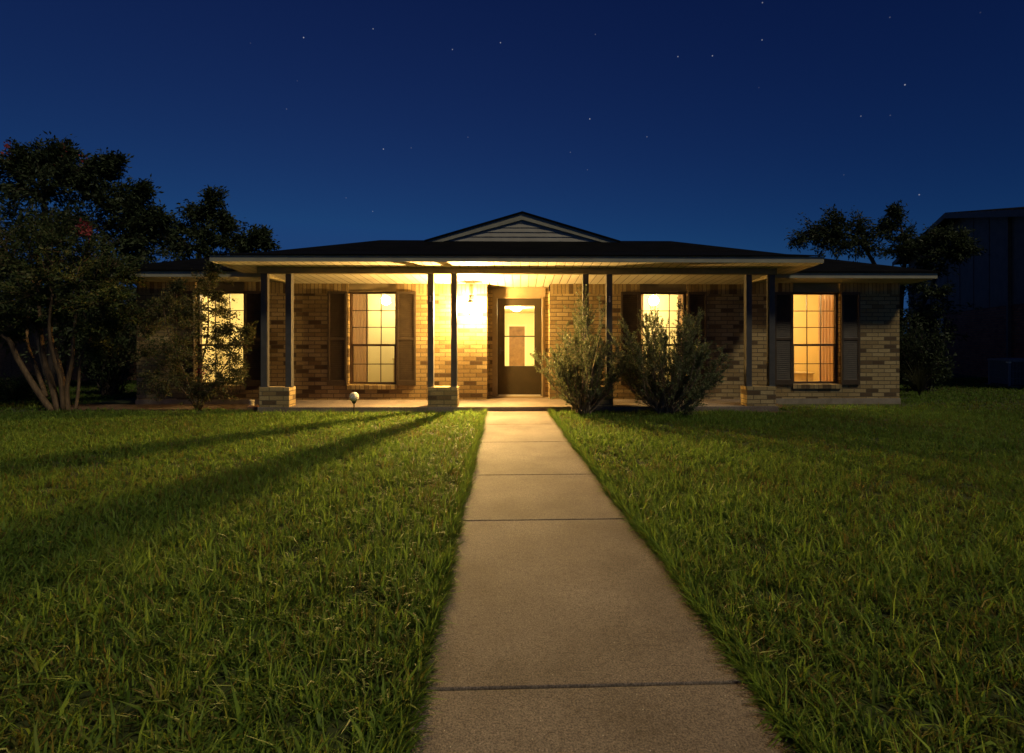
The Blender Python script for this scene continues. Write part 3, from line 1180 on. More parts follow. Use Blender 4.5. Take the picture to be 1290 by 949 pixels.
# ------------------------------------------------------------------ foliage
def leaf_mesh(name, pts, dirs, size, mat, parent, aspect=.42, droop=.25, jitter=.8, tint=None):
    """leaf blades: one folded four-point leaf per given point"""
    n = len(pts)
    P = np.asarray(pts, float)
    D = np.asarray(dirs, float) + RNG.normal(0, jitter * .6, (n, 3))
    D[:, 2] -= droop
    D /= np.linalg.norm(D, axis=1)[:, None] + 1e-9
    Q = RNG.normal(0, 1, (n, 3)) + np.array([0, 0, .6])
    S = np.cross(D, Q)
    S /= np.linalg.norm(S, axis=1)[:, None] + 1e-9
    N = np.cross(S, D)
    L = size * RNG.uniform(.65, 1.35, n)[:, None]
    W = L * aspect * .5
    v = np.empty((n, 4, 3))
    v[:, 0] = P
    v[:, 1] = P + D * L * .45 + S * W + N * W * .25
    v[:, 2] = P + D * L
    v[:, 3] = P + D * L * .45 - S * W + N * W * .25
    me = bpy.data.meshes.new(name)
    me.vertices.add(n * 4)
    me.vertices.foreach_set('co', v.reshape(-1))
    me.loops.add(n * 4)
    me.loops.foreach_set('vertex_index', np.arange(n * 4, dtype=np.int32))
    me.polygons.add(n)
    me.polygons.foreach_set('loop_start', np.arange(n, dtype=np.int32) * 4)
    me.update()
    t = RNG.uniform(0, 1, n) if tint is None else np.asarray(tint)
    a_ = me.attributes.new('tint', 'FLOAT', 'POINT')
    a_.data.foreach_set('value', np.repeat(t, 4).astype(np.float32))
    me.materials.append(mat)
    o = bpy.data.objects.new(name, me)
    col.objects.link(o)
    o.parent = parent
    return o


def curve_pts(a, b, bow=.15, n=6, rnd=.04):
    a, b = Vector(a), Vector(b)
    ln = (b - a).length
    side = Vector((random.uniform(-1, 1), random.uniform(-1, 1), random.uniform(.2, 1))).normalized() * ln * bow
    out = []
    for i in range(n + 1):
        t = i / n
        w = 4 * t * (1 - t)
        j = Vector((random.uniform(-1, 1), random.uniform(-1, 1), random.uniform(-1, 1))) * ln * rnd * (0 < i < n)
        out.append(a.lerp(b, t) + side * w * .5 + j)
    return out


def bush(name, base, label, cat, stems, clumps, mat_leaf, mat_bark, size, per, aspect=.42, droop=.25, group=None,
         twig_r=.006, trunk_r=.035, spread=None, up=.3, twigs=9, joined=True, leafname='foliage', woodname='branches'):
    """stems: trunk polylines with radii; clumps: (x, y, z, radius) in world space, each reached by a limb from the nearest stem top"""
    bx, by, bz = base
    o = empty(name, base)
    tag(o, label, cat, group)
    wood = MB()
    ends = []
    for pts, r0, r1 in stems:
        n = len(pts)
        rel = [Vector(p) - Vector(base) for p in pts]
        # smooth the polyline
        fine = []
        for i in range(n - 1):
            for k in range(4):
                t = k / 4
                p0, p1, p2, p3 = rel[max(i - 1, 0)], rel[i], rel[i + 1], rel[min(i + 2, n - 1)]
                fine.append(.5 * ((2 * p1) + (p2 - p0) * t + (2 * p0 - 5 * p1 + 4 * p2 - p3) * t * t + (3 * p1 - p0 - 3 * p2 + p3) * t ** 3))
        fine.append(rel[-1])
        m = len(fine)
        wood.tube(fine, [r0 + (r1 - r0) * i / (m - 1) for i in range(m)], 8)
        ends += [(p, r0 + (r1 - r0) * i / (m - 1)) for i, p in enumerate(fine) if i > m * .35]
    P, D = [], []
    for cx, cy, cz, cr in clumps:
        c = Vector((cx, cy, cz)) - Vector(base)
        e, er = min(ends, key=lambda q: (q[0] - c).length + max(0, q[0].z - c.z) * .6)
        limb = curve_pts(e, c, .18)
        r0 = min(er * .75, trunk_r)
        wood.tube(limb, [max(r0 * (1 - .8 * i / (len(limb) - 1)), twig_r) for i in range(len(limb))], 6, cap=False)
        for k in range(twigs):
            s = limb[random.randint(3, len(limb) - 1)]
            v = Vector((random.gauss(0, 1), random.gauss(0, 1), random.gauss(up, .9)))
            v = v.normalized() * cr * min(1.9, random.uniform(.45, 1.0) + random.expovariate(3.2))
            v.z *= .85
            tw = curve_pts(s, c + v, .12, 5)
            wood.tube(tw, [twig_r * (1 - .7 * i / 5) for i in range(6)], 4, cap=False)
            for i in range(per):
                t = random.uniform(.2, 1) * 5
                i0 = min(int(t), 4)
                p = tw[i0].lerp(tw[i0 + 1], t - i0)
                d = (tw[i0 + 1] - tw[i0]).normalized()
                P.append(p + Vector((random.gauss(0, size * .55), random.gauss(0, size * .55), random.gauss(0, size * .55))))
                D.append(d)
    wood.build(woodname, mat_bark, o, smooth=True)
    leaf_mesh(leafname, P, D, size, mat_leaf, o, aspect, droop)
    return o


def C(px, py, Y, r):
    a = at(px, py, Y)
    return (a.x, a.y, a.z, r)


# big crape myrtle left of the house
bY = 9.6
def S(*q): return [tuple(at(px, py, Y)) for px, py, Y in q]
base = at(92, 517, bY)
base.z = 0
stems = [
    (S((66, 519, 9.60), (45, 490, 9.58), (22, 452, 9.5), (12, 430, 9.45), (-6, 418, 9.4)), .055, .034),
    (S((74, 520, 9.62), (64, 480, 9.7), (55, 450, 9.8), (50, 400, 9.85), (48, 360, 9.9)), .060, .022),
    (S((80, 519, 9.55), (76, 478, 9.5), (68, 452, 9.4), (62, 415, 9.35), (66, 370, 9.3)), .042, .018),
    (S((86, 520, 9.6), (84, 490, 9.6), (91, 455, 9.55), (93, 420, 9.5), (100, 370, 9.5)), .048, .018),
    (S((58, 500, 9.7), (46, 465, 9.9), (34, 430, 10.0), (36, 390, 10.1)), .04, .02),
    (S((95, 518, 9.65), (99, 490, 9.7), (101, 455, 9.75), (112, 430, 9.8), (130, 395, 9.8)), .03, .014),
    (S((84, 515, 9.8), (78, 470, 9.9), (64, 420, 9.9), (70, 380, 9.9)), .04, .02),
]
cl_ = [C(*q) for q in [
    (40, 300, 9.6, .42), (75, 305, 9.4, .42), (12, 330, 9.4, .45), (110, 318, 9.7, .40), (60, 345, 9.1, .45), (95, 352, 9.2, .42),
    (25, 372, 9.2, .42), (135, 352, 9.8, .36), (125, 385, 9.4, .36), (70, 385, 9.6, .40), (150, 330, 10.0, .32), (0, 300, 10.0, .5), (125, 440, 9.8, .2), (140, 415, 9.7, .24), (152, 400, 9.9, .22),
    (45, 330, 10.2, .5), (90, 285, 10.1, .36), (-15, 360, 9.5, .5), (118, 415, 9.5, .30), (30, 405, 9.6, .34), (148, 372, 9.3, .26), (-30, 320, 9.7, .5), (-10, 405, 9.3, .4), (60, 280, 9.9, .34), (10, 425, 9.7, .28), (85, 400, 9.9, .28), (165, 345, 9.9, .22)]]
myr = bush('crape_myrtle', base, 'tall crape myrtle with several smooth bare trunks fanning out of the grass', 'tree', stems, cl_,
           M['myrtle'], M['bark'], .058, 46, .48, .2, twigs=22, up=.25, leafname='crown', woodname='trunk')
fl = at(107, 288, 9.45)
P, D = [], []
for i in range(150):
    v = Vector((random.gauss(0, .055), random.gauss(0, .055), random.gauss(0, .075)))
    P.append(Vector(fl) + v - base)
    D.append(v.normalized())
leaf_mesh('blossom', P, D, .04, M['bloom'], myr, .9, .0)

# young crape myrtle before the first window
base = at(250, 515, 9.7)
base.z = 0
stems = [(S((250, 517, 9.7), (252, 470, 9.72), (262, 420, 9.7), (262, 372, 9.68)), .022, .007),
         (S((248, 517, 9.7), (232, 470, 9.6), (212, 420, 9.6), (205, 380, 9.6)), .018, .006),
         (S((252, 517, 9.68), (272, 480, 9.55), (296, 440, 9.5), (306, 420, 9.5)), .016, .006),
         (S((249, 517, 9.72), (225, 485, 9.7), (190, 450, 9.7), (175, 440, 9.7)), .015, .005),
         (S((250, 517, 9.66), (262, 495, 9.4), (280, 480, 9.3)), .014, .005)]
cl_ = [C(*q) for q in [
    (262, 352, 9.68, .17), (248, 385, 9.6, .22), (215, 385, 9.6, .22), (200, 400, 9.65, .20), (282, 395, 9.6, .17), (235, 415, 9.5, .26), (270, 425, 9.6, .22),
    (305, 432, 9.5, .18), (312, 418, 9.5, .12), (295, 455, 9.5, .2), (205, 440, 9.6, .25), (185, 415, 9.7, .18), (175, 450, 9.7, .2), (240, 450, 9.5, .28), (265, 468, 9.5, .26),
    (215, 478, 9.55, .26), (190, 475, 9.7, .2), (285, 482, 9.45, .2), (245, 490, 9.5, .24), (303, 470, 9.5, .12), (225, 360, 9.65, .12), (268, 335, 9.68, .10), (228, 435, 9.8, .25), (258, 500, 9.55, .15), (172, 395, 9.7, .12), (250, 405, 9.75, .2), (280, 440, 9.7, .2), (230, 395, 9.5, .16), (220, 455, 9.8, .22), (275, 375, 9.7, .12), (252, 365, 9.6, .13), (200, 495, 9.6, .18), (285, 415, 9.6, .16), (195, 385, 9.75, .14), (270, 490, 9.6, .2)]]
cl_ = [(x, y, z, r * 1.3) for x, y, z, r in cl_]
young = bush('young_crape_myrtle', base, 'young leafy crape myrtle standing in front of the first lit window', 'tree', stems, cl_,
             M['young_myrtle'], M['bark'], .044, 26, .5, .15, twigs=24, up=.3, twig_r=.0035, leafname='crown', woodname='trunk')
fl = at(255, 465, 9.35)
P, D = [], []
for i in range(60):
    v = Vector((random.gauss(0, .035), random.gauss(0, .035), random.gauss(0, .05)))
    P.append(Vector(fl) + v - base)
    D.append(v.normalized())
leaf_mesh('blossom', P, D, .03, M['bloom'], young, .9, .0)

# dark tree mass behind the crape myrtle
base = at(60, 0, 14.5)
base.z = 0
stems = [(S((70, 500, 14.5), (66, 400, 14.5), (60, 320, 14.4), (55, 250, 14.4)), .16, .05),
         (S((72, 500, 14.5), (90, 400, 14.3), (130, 320, 14.2)), .12, .04),
         (S((68, 500, 14.5), (40, 400, 14.6), (0, 300, 14.7)), .12, .05)]
cl_ = [C(*q) for q in [
    (45, 205, 14.4, .55), (75, 205, 14.4, .55), (100, 225, 14.3, .6), (125, 238, 14.2, .5), (60, 240, 14.0, .8), (25, 240, 14.6, .7), (150, 250, 14.2, .55),
    (170, 268, 14.2, .5), (185, 290, 14.2, .5), (120, 280, 14.0, .9), (80, 285, 14.0, .9), (150, 305, 14.0, .8), (30, 290, 14.5, .9), (180, 318, 14.1, .55),
    (100, 340, 13.8, .9), (140, 350, 13.9, .8), (60, 350, 14.0, .9), (10, 350, 14.5, .9), (165, 380, 13.9, .6), (-20, 230, 14.6, .8), (-40, 300, 14.6, 1.0), (120, 400, 13.8, .8), (145, 425, 13.6, .7), (95, 430, 13.8, .7),
    (80, 192, 14.4, .3), (8, 205, 14.5, .35), (150, 205, 14.2, .18), (140, 215, 14.2, .25), (180, 240, 14.2, .2), (200, 275, 14.2, .25), (40, 200, 14.5, .4)]]
tree1 = bush('dark_tree', base, 'big dark tree towering behind the crape myrtle with several trunks', 'tree', stems, cl_, M['dark_leaf'], M['dark_bark'],
             .115, 50, .40, .35, twigs=28, up=.3, twig_r=.012, trunk_r=.09, leafname='crown', woodname='trunk')
for fx, fy in ((10, 192), (78, 196), (107, 212)):
    fl = at(fx, fy, 14.3)
    P = [Vector(fl) - base + Vector((random.gauss(0, .06), random.gauss(0, .06), random.gauss(0, .17))) for i in range(60)]
    D = [Vector((random.gauss(0, .5), random.gauss(0, .5), 1)) for i in range(60)]
    leaf_mesh('blossom', P, D, .07, M['bloom'], tree1, .8, .0)

# tree behind the left end of the roof
base = at(262, 0, 20.5)
base.z = 0
stems = [(S((262, 480, 20.5), (258, 400, 20.5), (250, 330, 20.4), (262, 285, 20.4)), .14, .04),
         (S((262, 480, 20.5), (290, 380, 20.4), (310, 320, 20.4)), .09, .03)]
cl_ = [C(*q) for q in [
    (272, 246, 20.4, .28), (266, 258, 20.4, .36), (258, 272, 20.4, .42), (243, 268, 20.4, .45), (248, 290, 20.4, .6), (228, 292, 20.4, .5), (280, 285, 20.4, .45), (285, 276, 20.4, .3), (290, 292, 20.4, .4), (265, 305, 20.3, .6), (285, 308, 20.3, .5),
    (240, 315, 20.2, .8), (215, 310, 20.2, .6), (322, 297, 20.4, .32), (332, 296, 20.4, .28), (318, 308, 20.4, .45), (303, 304, 20.4, .2), (335, 308, 20.4, .3), (302, 320, 20.3, .5), (205, 300, 20.2, .4), (270, 325, 20.2, .7), (225, 335, 20.2, .8)]]
bush('leafy_tree', base, 'leafy tree rising beyond the low roof next to the big dark tree', 'tree', stems, cl_, M['dark_leaf'], M['dark_bark'],
     .15, 38, .40, .45, twigs=17, up=.35, twig_r=.014, trunk_r=.07, leafname='crown', woodname='trunk')

# tree between the two houses
base = at(1095, 0, 16.5)
base.z = 0
stems = [(S((1130, 480, 16.5), (1122, 400, 16.5), (1105, 340, 16.4), (1080, 300, 16.4)), .13, .04),
         (S((1130, 480, 16.5), (1135, 380, 16.3), (1140, 320, 16.2), (1135, 285, 16.2)), .1, .03),
         (S((1130, 480, 16.5), (1160, 390, 15.8), (1195, 320, 15.2)), .08, .03)]
cl_ = [C(*q) for q in [
    (1000, 306, 16.4, .22), (1020, 300, 16.4, .34), (1035, 292, 16.4, .38), (1050, 280, 16.4, .32), (1055, 296, 16.4, .42), (1075, 285, 16.4, .38), (1085, 300, 16.3, .42), (1065, 308, 16.3, .45), (1040, 312, 16.3, .4), (1095, 315, 16.2, .4),
    (1125, 268, 16.2, .15), (1122, 282, 16.2, .24), (1118, 295, 16.2, .3), (1138, 298, 16.2, .3), (1145, 308, 16.2, .3), (1130, 318, 16.1, .36), (1155, 320, 16.0, .36), (1175, 312, 15.5, .3), (1192, 302, 15.2, .3), (1208, 315, 15.0, .3), (1205, 295, 15.2, .2), (1190, 325, 15.2, .34), (1218, 320, 15.0, .2), (1170, 335, 15.4, .4),
    (1150, 365, 15.5, .5), (1165, 390, 15.2, .5), (1145, 410, 15.2, .5), (1180, 372, 15.0, .35), (1150, 440, 15.0, .5), (1175, 425, 15.0, .45)]]
cl_ = [(x + random.gauss(0, .12), y, z + random.gauss(0, .06), r * 1.25) for x, y, z, r in cl_]
bush('spreading_tree', base, 'thin spreading tree growing between the brick house and the dark neighbouring house', 'tree', stems, cl_, M['dark_leaf'], M['dark_bark'],
     .115, 36, .34, .4, twigs=19, up=.3, twig_r=.011, trunk_r=.06, leafname='crown', woodname='trunk')

# the two silvery shrubs by the walk
def sage(px, py, Y, tips, label, seed, nst):
    random.seed(seed)
    base = at(px, py, Y)
    base.z = 0
    o = empty('sage_shrub', base)
    tag(o, label, 'shrub', None)
    wood = MB()
    P, D = [], []
    env = [(at(a, b, Y) - base) for a, b in tips]
    for k in range(nst):
        tip = random.choice(env)
        zf = random.choice((random.uniform(.45, .8), random.uniform(.72, 1.0), random.uniform(.8, 1.0)))
        t = Vector((tip.x * random.uniform(.55, 1.05) * (.25 + .75 * zf), 0, tip.z * zf))
        depth = .38 * math.sqrt(max(.05, 1 - (abs(t.x) / .95) ** 2))
        t.y = random.gauss(0, depth)
        t.x += random.gauss(0, .05)
        root = Vector((random.gauss(0, .06), random.gauss(0, .06), 0))
        mid = root.lerp(t, .5) + Vector((t.x * .12, t.y * .12, -.06 * t.z + random.gauss(0, .04)))
        pts = [root, root.lerp(mid, .5) + Vector((0, 0, -.02)), mid, mid.lerp(t, .5) + Vector((random.gauss(0, .03), random.gauss(0, .03), .03)), t]
        wood.tube(pts, [.013, .011, .008, .005, .002], 5, cap=False)
        for s in range(14):
            i0 = random.choice([1, 2, 2, 3, 3])
            q = pts[i0].lerp(pts[i0 + 1], random.random())
            dd = (pts[i0 + 1] - pts[i0]).normalized()
            v = (dd + Vector((random.gauss(0, .5), random.gauss(0, .5), random.gauss(.15, .4)))).normalized() * random.uniform(.10, .30)
            tw = [q, q + v * .55 + Vector((0, 0, -.01)), q + v]
            wood.tube(tw, [.004, .003, .0015], 4, cap=False)
            for i in range(34):
                u = random.uniform(.1, 1.05)
                P.append(q + v * u + Vector((random.gauss(0, .008), random.gauss(0, .008), random.gauss(0, .008))))
                D.append(v.normalized() + Vector((random.gauss(0, .45), random.gauss(0, .45), random.gauss(0, .45))))
        for i in range(40):
            u = random.uniform(.0, 1)
            q = pts[3].lerp(pts[4], u)
            P.append(q)
            D.append((pts[4] - pts[3]).normalized() + Vector((random.gauss(0, .5), random.gauss(0, .5), random.gauss(0, .4))))
    wood.build('branches', M['sage_bark'], o, smooth=True)
    leaf_mesh('foliage', P, D, .038, M['sage'], o, .34, .0, .6)
    return o


sage(736, 522, 9.02, [(678, 440), (684, 425), (694, 418), (705, 410), (716, 395), (728, 385), (738, 372), (746, 385), (752, 400), (760, 415), (770, 430), (690, 455), (700, 440), (735, 400), (680, 450), (760, 440), (715, 430), (782, 432), (789, 446), (777, 418)],
     'silvery grey shrub with upright twigs growing beside the concrete walk', 21, 74)
sage(838, 524, 8.95, [(768, 430), (775, 412), (786, 395), (798, 382), (806, 378), (812, 392), (826, 400), (838, 408), (848, 392), (853, 375), (858, 395), (872, 400), (888, 395), (896, 412), (905, 430), (912, 445), (922, 458), (918, 450), (908, 425), (780, 450), (795, 440), (870, 430), (885, 440), (820, 430), (768, 465), (764, 445), (772, 420), (900, 420), (910, 470), (890, 410)],
     'widest silvery grey shrub, in front of the lit window beyond the door', 22, 104)

# dark bushes at both sides
def dense(name, x, y, w, h, label, cat, mat, bark, n, size, seed):
    random.seed(seed)
    o = empty(name, (x, y, 0))
    tag(o, label, cat)
    wood = MB()
    P, D = [], []
    for k in range(n):
        th_ = random.uniform(0, 2 * math.pi)
        ph = random.uniform(.1, 1) ** .7
        tip = Vector((math.cos(th_) * w * math.sqrt(max(0, 1 - (ph - .35) ** 2 * 1.6)) * random.uniform(.5, 1), math.sin(th_) * w * .8 * random.uniform(.4, 1), h * ph * random.uniform(.85, 1.05)))
        pts = curve_pts((random.gauss(0, .08), random.gauss(0, .08), 0), tip, .1, 5)
        wood.tube(pts, [.016 * (1 - .8 * i / 5) for i in range(6)], 5, cap=False)
        for i in range(70):
            t = random.uniform(.45, 1.0) * 5
            i0 = min(int(t), 4)
            P.append(pts[i0].lerp(pts[i0 + 1], t - i0) + Vector((random.gauss(0, .07), random.gauss(0, .07), random.gauss(0, .07))))
            D.append((pts[i0 + 1] - pts[i0]).normalized() + Vector((random.gauss(0, .6), random.gauss(0, .6), random.gauss(0, .5))))
    wood.build('branches', bark, o, smooth=True)
    leaf_mesh('foliage', P, D, size, mat, o, .45, .1)
    return o


q = at(140, 515, 12.2)
dense('dark_shrub', q.x, 12.2, .85, 2.6, 'dense dark shrub filling the gap beside the house corner', 'shrub', M['dark_leaf'], M['dark_bark'], 90, .08, 31)
q = at(18, 512, 11.2)
dense('low_green_bush', q.x, 11.2, .7, .55, 'low green bush on the grass behind the fanned bare trunks', 'shrub', M['myrtle'], M['dark_bark'], 50, .06, 32)
q = at(1160, 490, 12.8)
dense('dark_shrub', q.x, 12.8, .75, 1.9, 'dark shrub against the side of the brick house under the spreading tree', 'shrub', M['dark_leaf'], M['dark_bark'], 80, .08, 33)

for k, (x, y, w, h) in enumerate(((-15, 24, 3.0, 4.2), (-20, 22, 3.2, 4.6), (-25, 25, 3.5, 5.0), (-31, 27, 3.5, 4.8), (-11.5, 21, 2.0, 3.0),
                                  (10.8, 23.0, 2.0, 3.4), (12.5, 27, 2.4, 3.8), (10.2, 20.5, 1.6, 2.6), (14.5, 29, 2.6, 3.6))):
    dense('background_tree', x, y, w, h, 'dark round tree standing far behind in the gap beside the brick house', 'tree', M['dark_leaf'], M['dark_bark'], 95, .26, 40 + k)['group'] = 'dark background trees beside the house'

# ornamental grass at the right corner
random.seed(5)
q = at(1158, 498, 11.6)
o = empty('ornamental_grass', (q.x, 11.6, 0))
tag(o, 'arching straw coloured ornamental grass clump at the house corner', 'plant')
m = MB()
for k in range(150):
    th_ = random.uniform(0, 2 * math.pi)
    L_ = random.uniform(.5, 1.0)
    out_ = random.uniform(.15, .75)
    d = Vector((math.cos(th_), math.sin(th_), 0))
    sd_ = Vector((-d.y, d.x, 0)) * .006
    pr_ = None
    for i in range(6):
        t = i / 5
        p = d * (out_ * L_ * t ** 1.5 * .9) + Vector((0, 0, L_ * (t * 1.05 - .45 * out_ * t * t)))
        w_ = sd_ * (1 - t * .85)
        cu_ = (p - w_, p + w_)
        if pr_: m.quad(pr_[0], pr_[1], cu_[1], cu_[0])
        pr_ = cu_
m.build('blades', M['straw'], o)

# ------------------------------------------------------------------ neighbouring house to the right
S_, C_ = math.sin(YAW), math.cos(YAW)
def world_xy(xc, d): return Vector((xc * C_ + d * S_, d * C_ - xc * S_, 0))
nA, nB = world_xy(15.05, 16.05), world_xy(18.2, 23.9)
ud = (nB - nA).normalized()
ang = math.atan2(ud.y, ud.x)
nh = empty('neighbour_house', nA, ang)
tag(nh, 'dark neighbouring house with brown upper panels over a red brick base', 'house')
# local axes: u along the side wall away from us, v to the left of u (towards our lawn), so the body lies at v < 0
def loc_u(px, d):
    xc = (px - 667) / 645 * d
    return (world_xy(xc, d) - nA).dot(ud)
uP = loc_u(1214, 19.3)
uN, uF = -4.0, uP + 6.5
zP = 6.12
zN, zF = zP - .21 * (uP - uN), zP - .13 * (uF - uP)
BZ, dep = 2.40, -9
def zroof(u): return zP - (.21 * (uP - u) if u < uP else .13 * (u - uP))
m = MB()
m.box(uN, uF, dep, 0, -.2, BZ)
m.build('wall', M['red_brick'], nh)
m = MB()
m.box(uN + .002, uF - .002, dep + .002, .004, BZ - .18, BZ)
m.build('soldier_course', M['red_brick'], nh)
m = MB()
pts = [(uN, BZ), (uF, BZ), (uF, zF - .12), (uP, zP - .12), (uN, zN - .12)]
n0 = len(m.v)
for v in (.02, dep):
    m.v += [(u, v, z) for u, z in pts]
m.f += [(4, 3, 2, 1, 0), (5, 6, 7, 8, 9)] + [(i, (i + 1) % 5, 5 + (i + 1) % 5, 5 + i) for i in range(5)]
u = uN + .45
while u < uF:
    m.box(u - .02, u + .02, .02, .034, BZ + .01, zroof(u) - .14)
    u += 1.22
m.build('upper_siding', M['dark_siding'], nh)
m = MB()
for u0, u1, z0_, z1_ in ((uN - .5, uP, zN - .105, zP), (uP, uF + .5, zP, zF - .065)):
    m.hexa([(u0, dep - .5, z0_ - .10), (u1, dep - .5, z1_ - .10), (u1, .55, z1_ - .10), (u0, .55, z0_ - .10)],
           [(u0, dep - .5, z0_ + .04), (u1, dep - .5, z1_ + .04), (u1, .55, z1_ + .04), (u0, .55, z0_ + .04)])
m.build('roof', M['shingle'], nh)
m = MB()
for u0, u1, z0_, z1_ in ((uN - .5, uP, zN - .105, zP), (uP, uF + .5, zP, zF - .065)):
    m.hexa([(u0, .552, z0_ - .18), (u1, .552, z1_ - .18), (u1, .58, z1_ - .18), (u0, .58, z0_ - .18)],
           [(u0, .552, z0_ + .02), (u1, .552, z1_ + .02), (u1, .58, z1_ + .02), (u0, .58, z0_ + .02)])
m.build('rake_board', M['dark_siding'], nh)
uw = loc_u(1186, 21.4)
m = MB()
m.box(uw - .55, uw + .55, .006, .05, 1.45, 2.22)
nw = m.build('window', M['dark_siding'], nh)
MB().box(uw - .48, uw + .48, .051, .056, 1.52, 2.20).build('blind', M['white'], nw)
ua = loc_u(1276, 15.9)
m = MB()
m.box(ua - .05, ua + .05, .045, .12, .1, zroof(ua) - .2)
m.build('downspout', M['dark_siding'], nh)

# air conditioner by the neighbour's wall
q = world_xy((1271 - 667) / 645 * 14.0, 14.0)
ac = empty('air_conditioner', (q.x, q.y, 0), ang + R(12))
tag(ac, 'dark boxy air conditioning unit on the grass beside the dark neighbouring house', 'air conditioner')
# corner nearest to us at the local origin; body extends along local -u.. and towards the wall
m = MB()
m.box(.03, .77, -.77, -.03, .06, .70)
m.build('coil_case', M['black_metal'], ac)
m = MB()
for k in range(24):
    t = .02 + k * .76 / 23
    m.box(t - .005, t + .005, -.018, -.006, .08, .72)
    m.box(.006, .018, -t - .005, -t + .005, .08, .72)
for z0_ in (.25, .45):
    m.box(.02, .78, -.005, 0, z0_, z0_ + .012)
    m.box(0, .005, -.78, -.02, z0_, z0_ + .012)
m.build('grille', M['plastic_grey'], ac)
for x_, y_ in ((.0, -.04), (.76, -.04), (.0, -.8), (.76, -.8)):
    MB().box(x_, x_ + .04, y_, y_ + .04, .05, .72).build('corner_post', M['plastic_grey'], ac)
m = MB()
m.box(-.01, .81, -.81, .01, .72, .78)
m.lathe([(.30, 0), (.30, .02), (.05, .03)], (.4, -.4, .78), 20)
m.build('top_cover', M['plastic_grey'], ac)
m = MB()
m.box(.0, .10, .002, .012, .675, .715)
m.box(-.012, -.002, -.05, .0, .675, .715)
m.build('maker_plate', M['number'], ac)
MB().box(-.08, .88, -.88, .08, -.05, .05).build('pad', M['foundation'], ac)

# wooden fence far left
fn = empty('wooden_fence', (-9.2, 16.2, 0))
tag(fn, 'dim reddish board fence behind the trees beside the house', 'fence')
m = MB()
x = 0
random.seed(3)
while x > -16:
    hh = 1.82 + random.uniform(-.012, .012)
    m.box(x - .138, x, -.01 - random.uniform(0, .006), .01, .05, hh)
    x -= .144
m.build('board_panel', M['edging'], fn)
for k in range(8):
    MB().box(-.05 - k * 2.25, .05 - k * 2.25, .02, .12, 0, 1.75).build('post', M['edging'], fn)

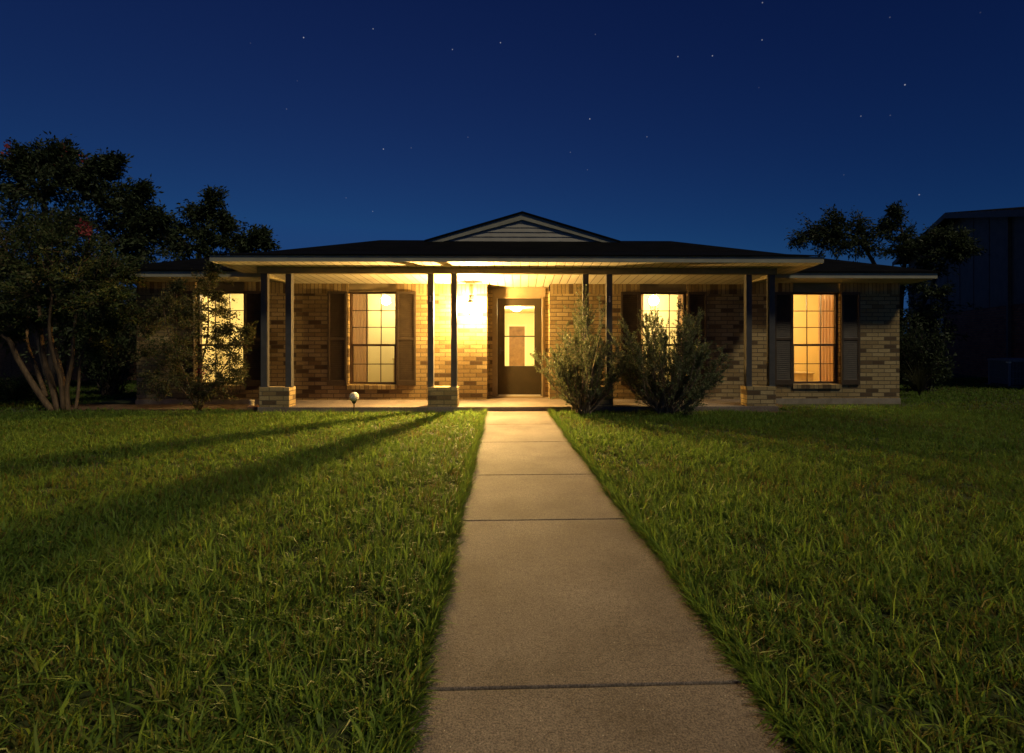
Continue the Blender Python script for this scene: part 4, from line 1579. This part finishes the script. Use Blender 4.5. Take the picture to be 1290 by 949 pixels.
# ------------------------------------------------------------------ grass
def grass():
    r = np.random.default_rng(99)
    def lowf(x, y):
        return (np.sin(x * 1.7 + 2.1 * np.sin(y * .9)) + np.sin(y * 2.3 - 1.3 * np.sin(x * 1.1 + 1)) + np.sin(x * 4.1 + y * 3.3) * .6 + np.sin(x * 7.7 - y * 6.1 + 2) * .45) / 3.05
    def creep(y, side):
        # how far the turf has grown in over the edge of the walk
        k = np.sin(y * 2.9 + side * 2) * .35 + np.sin(y * 7.3 + 1 + side) * .3 + np.sin(y * 17.1 + side * 4) * .25 + np.sin(y * 41 + side) * .2
        return np.clip(.012 + .022 * k + (.010 if side == 0 else .0095) * np.clip(y - 2.5, 0, 4.5), -.004, .12)
    XS, YS, LEN, WID, TH, LEAN, TINT = [], [], [], [], [], [], []
    bands = [(.9, 3.0, 640, 11, .092, .0064), (3.0, 5.2, 540, 10, .080, .0070), (5.2, 9.3, 400, 9, .068, .0085), (9.3, 17.0, 130, 8, .070, .012)]
    for ya, yb, dens, nb_, ln, wd in bands:
        half = 1.12 * yb + 1.3
        n = int(dens * (yb - ya) * 2 * half)
        tx = r.uniform(-half, half, n)
        ty = r.uniform(ya, yb, n)
        keep = np.abs(tx) < 1.12 * ty + 1.3
        tx, ty = tx[keep], ty[keep]
        lf = lowf(tx, ty)
        keep = r.uniform(0, 1, len(tx)) < np.clip(.92 + .3 * lf, .6, 1)
        tx, ty, lf = tx[keep], ty[keep], lf[keep]
        n = len(tx)
        tt = np.clip(.55 + .20 * lf + r.normal(0, .2, n), 0, 1)
        big = r.uniform(.7, 1.3, n) * (1 + .22 * lf)
        for arr, val in ((XS, np.repeat(tx, nb_) + r.normal(0, .018, n * nb_)), (YS, np.repeat(ty, nb_) + r.normal(0, .018, n * nb_)),
                         (LEN, np.repeat(big, nb_) * ln * r.uniform(.5, 1.35, n * nb_)), (WID, wd * r.uniform(.6, 1.4, n * nb_)),
                         (TH, r.uniform(0, 2 * np.pi, n * nb_)), (LEAN, np.abs(r.normal(.84, .38, n * nb_))),
                         (TINT, np.clip(np.repeat(tt, nb_) + r.normal(0, .13, n * nb_) - (r.uniform(0, 1, n * nb_) < .07) * .5, 0, 1))):
            arr.append(val)
    # a fringe hanging over both edges of the walk
    n = 15000
    ty = r.uniform(.9, 9.15, n)
    side = r.integers(0, 2, n)
    tx = np.where(side == 0, walk_left(ty) + creep(ty, 0) - np.abs(r.normal(0, .04, n)), walk_right(ty) - creep(ty, 1) + np.abs(r.normal(0, .04, n)))
    th = np.where(side == 0, r.normal(0, .8, n), np.pi + r.normal(0, .8, n))
    XS.append(tx); YS.append(ty); LEN.append(.10 * r.uniform(.5, 1.5, n)); WID.append(.0068 * r.uniform(.6, 1.4, n)); TH.append(th)
    LEAN.append(np.abs(r.normal(.75, .3, n))); TINT.append(np.clip(r.normal(.55, .22, n), 0, 1))
    # broad coarse blades near the camera
    n = 3400
    ty = r.uniform(1.1, 4.2, n)
    tx = r.uniform(-1, 1, n) * (1.12 * ty + .6)
    XS.append(tx); YS.append(ty); LEN.append(.15 * r.uniform(.6, 1.3, n)); WID.append(.0105 * r.uniform(.7, 1.3, n)); TH.append(r.uniform(0, 6.283, n))
    LEAN.append(np.abs(r.normal(.8, .3, n))); TINT.append(np.clip(r.normal(.62, .2, n), 0, 1))
    X, Y, L, W, T, LE, TI = [np.concatenate(a) for a in (XS, YS, LEN, WID, TH, LEAN, TINT)]
    ok = ~((X > walk_left(Y) + creep(Y, 0)) & (X < walk_right(Y) - creep(Y, 1)))
    ok &= ~((Y > PORCH_Y - .03) & (X > -4.76) & (X < 4.74))
    ok &= ~((Y > 9.55 + .1 * np.sin(X * 3)) & (X > -8.9) & (X < -4.7))
    ok &= ~((Y > 9.95) & (X > HX0 - .1) & (X < HX1 + .05))
    ok &= ~((Y > 9.02) & (X > 4.15) & (X < 4.9))
    X, Y, L, W, T, LE, TI = [a[ok] for a in (X, Y, L, W, T, LE, TI)]
    n = len(X)
    dx, dy = np.cos(T), np.sin(T)
    sx, sy = -dy, dx
    tw = r.normal(0, .5, n)
    sx2, sy2 = sx * np.cos(tw) + dx * np.sin(tw), sy * np.cos(tw) + dy * np.sin(tw)
    v = np.empty((n, 5, 3), np.float32)
    s1, s2 = np.sin(LE * .6), np.sin(np.minimum(LE * 1.55, 1.75))
    c1, c2 = np.cos(LE * .6), np.cos(np.minimum(LE * 1.55, 1.75))
    mx, my, mz = X + dx * s1 * L * .5, Y + dy * s1 * L * .5, c1 * L * .5
    ex, ey, ez = mx + dx * s2 * L * .55, my + dy * s2 * L * .55, mz + c2 * L * .55
    hw = W * .5
    v[:, 0] = np.stack([X - sx2 * hw * .8, Y - sy2 * hw * .8, np.zeros(n)], 1)
    v[:, 1] = np.stack([X + sx2 * hw * .8, Y + sy2 * hw * .8, np.zeros(n)], 1)
    v[:, 2] = np.stack([mx + sx2 * hw, my + sy2 * hw, mz], 1)
    v[:, 3] = np.stack([mx - sx2 * hw, my - sy2 * hw, mz], 1)
    v[:, 4] = np.stack([ex, ey, np.maximum(ez, .006)], 1)
    idx = np.arange(n, dtype=np.int64)[:, None] * 5
    loops = np.concatenate([idx + np.array([0, 1, 2, 3]), idx + np.array([3, 2, 4])], 1).astype(np.int32)
    me = bpy.data.meshes.new('grass')
    me.vertices.add(n * 5)
    me.vertices.foreach_set('co', v.reshape(-1))
    me.loops.add(n * 7)
    me.loops.foreach_set('vertex_index', loops.reshape(-1))
    me.polygons.add(n * 2)
    st_ = np.stack([np.arange(n) * 7, np.arange(n) * 7 + 4], 1).reshape(-1).astype(np.int32)
    me.polygons.foreach_set('loop_start', st_)
    me.update()
    a_ = me.attributes.new('tint', 'FLOAT', 'POINT')
    a_.data.foreach_set('value', np.repeat(TI, 5).astype(np.float32))
    me.materials.append(M['grass'])
    o_ = bpy.data.objects.new('grass', me)
    col.objects.link(o_)
    tag(o_, 'green lawn of coarse grass blades on both sides of the concrete walk', 'grass', kind='stuff')
    print('grass blades', n)


grass()
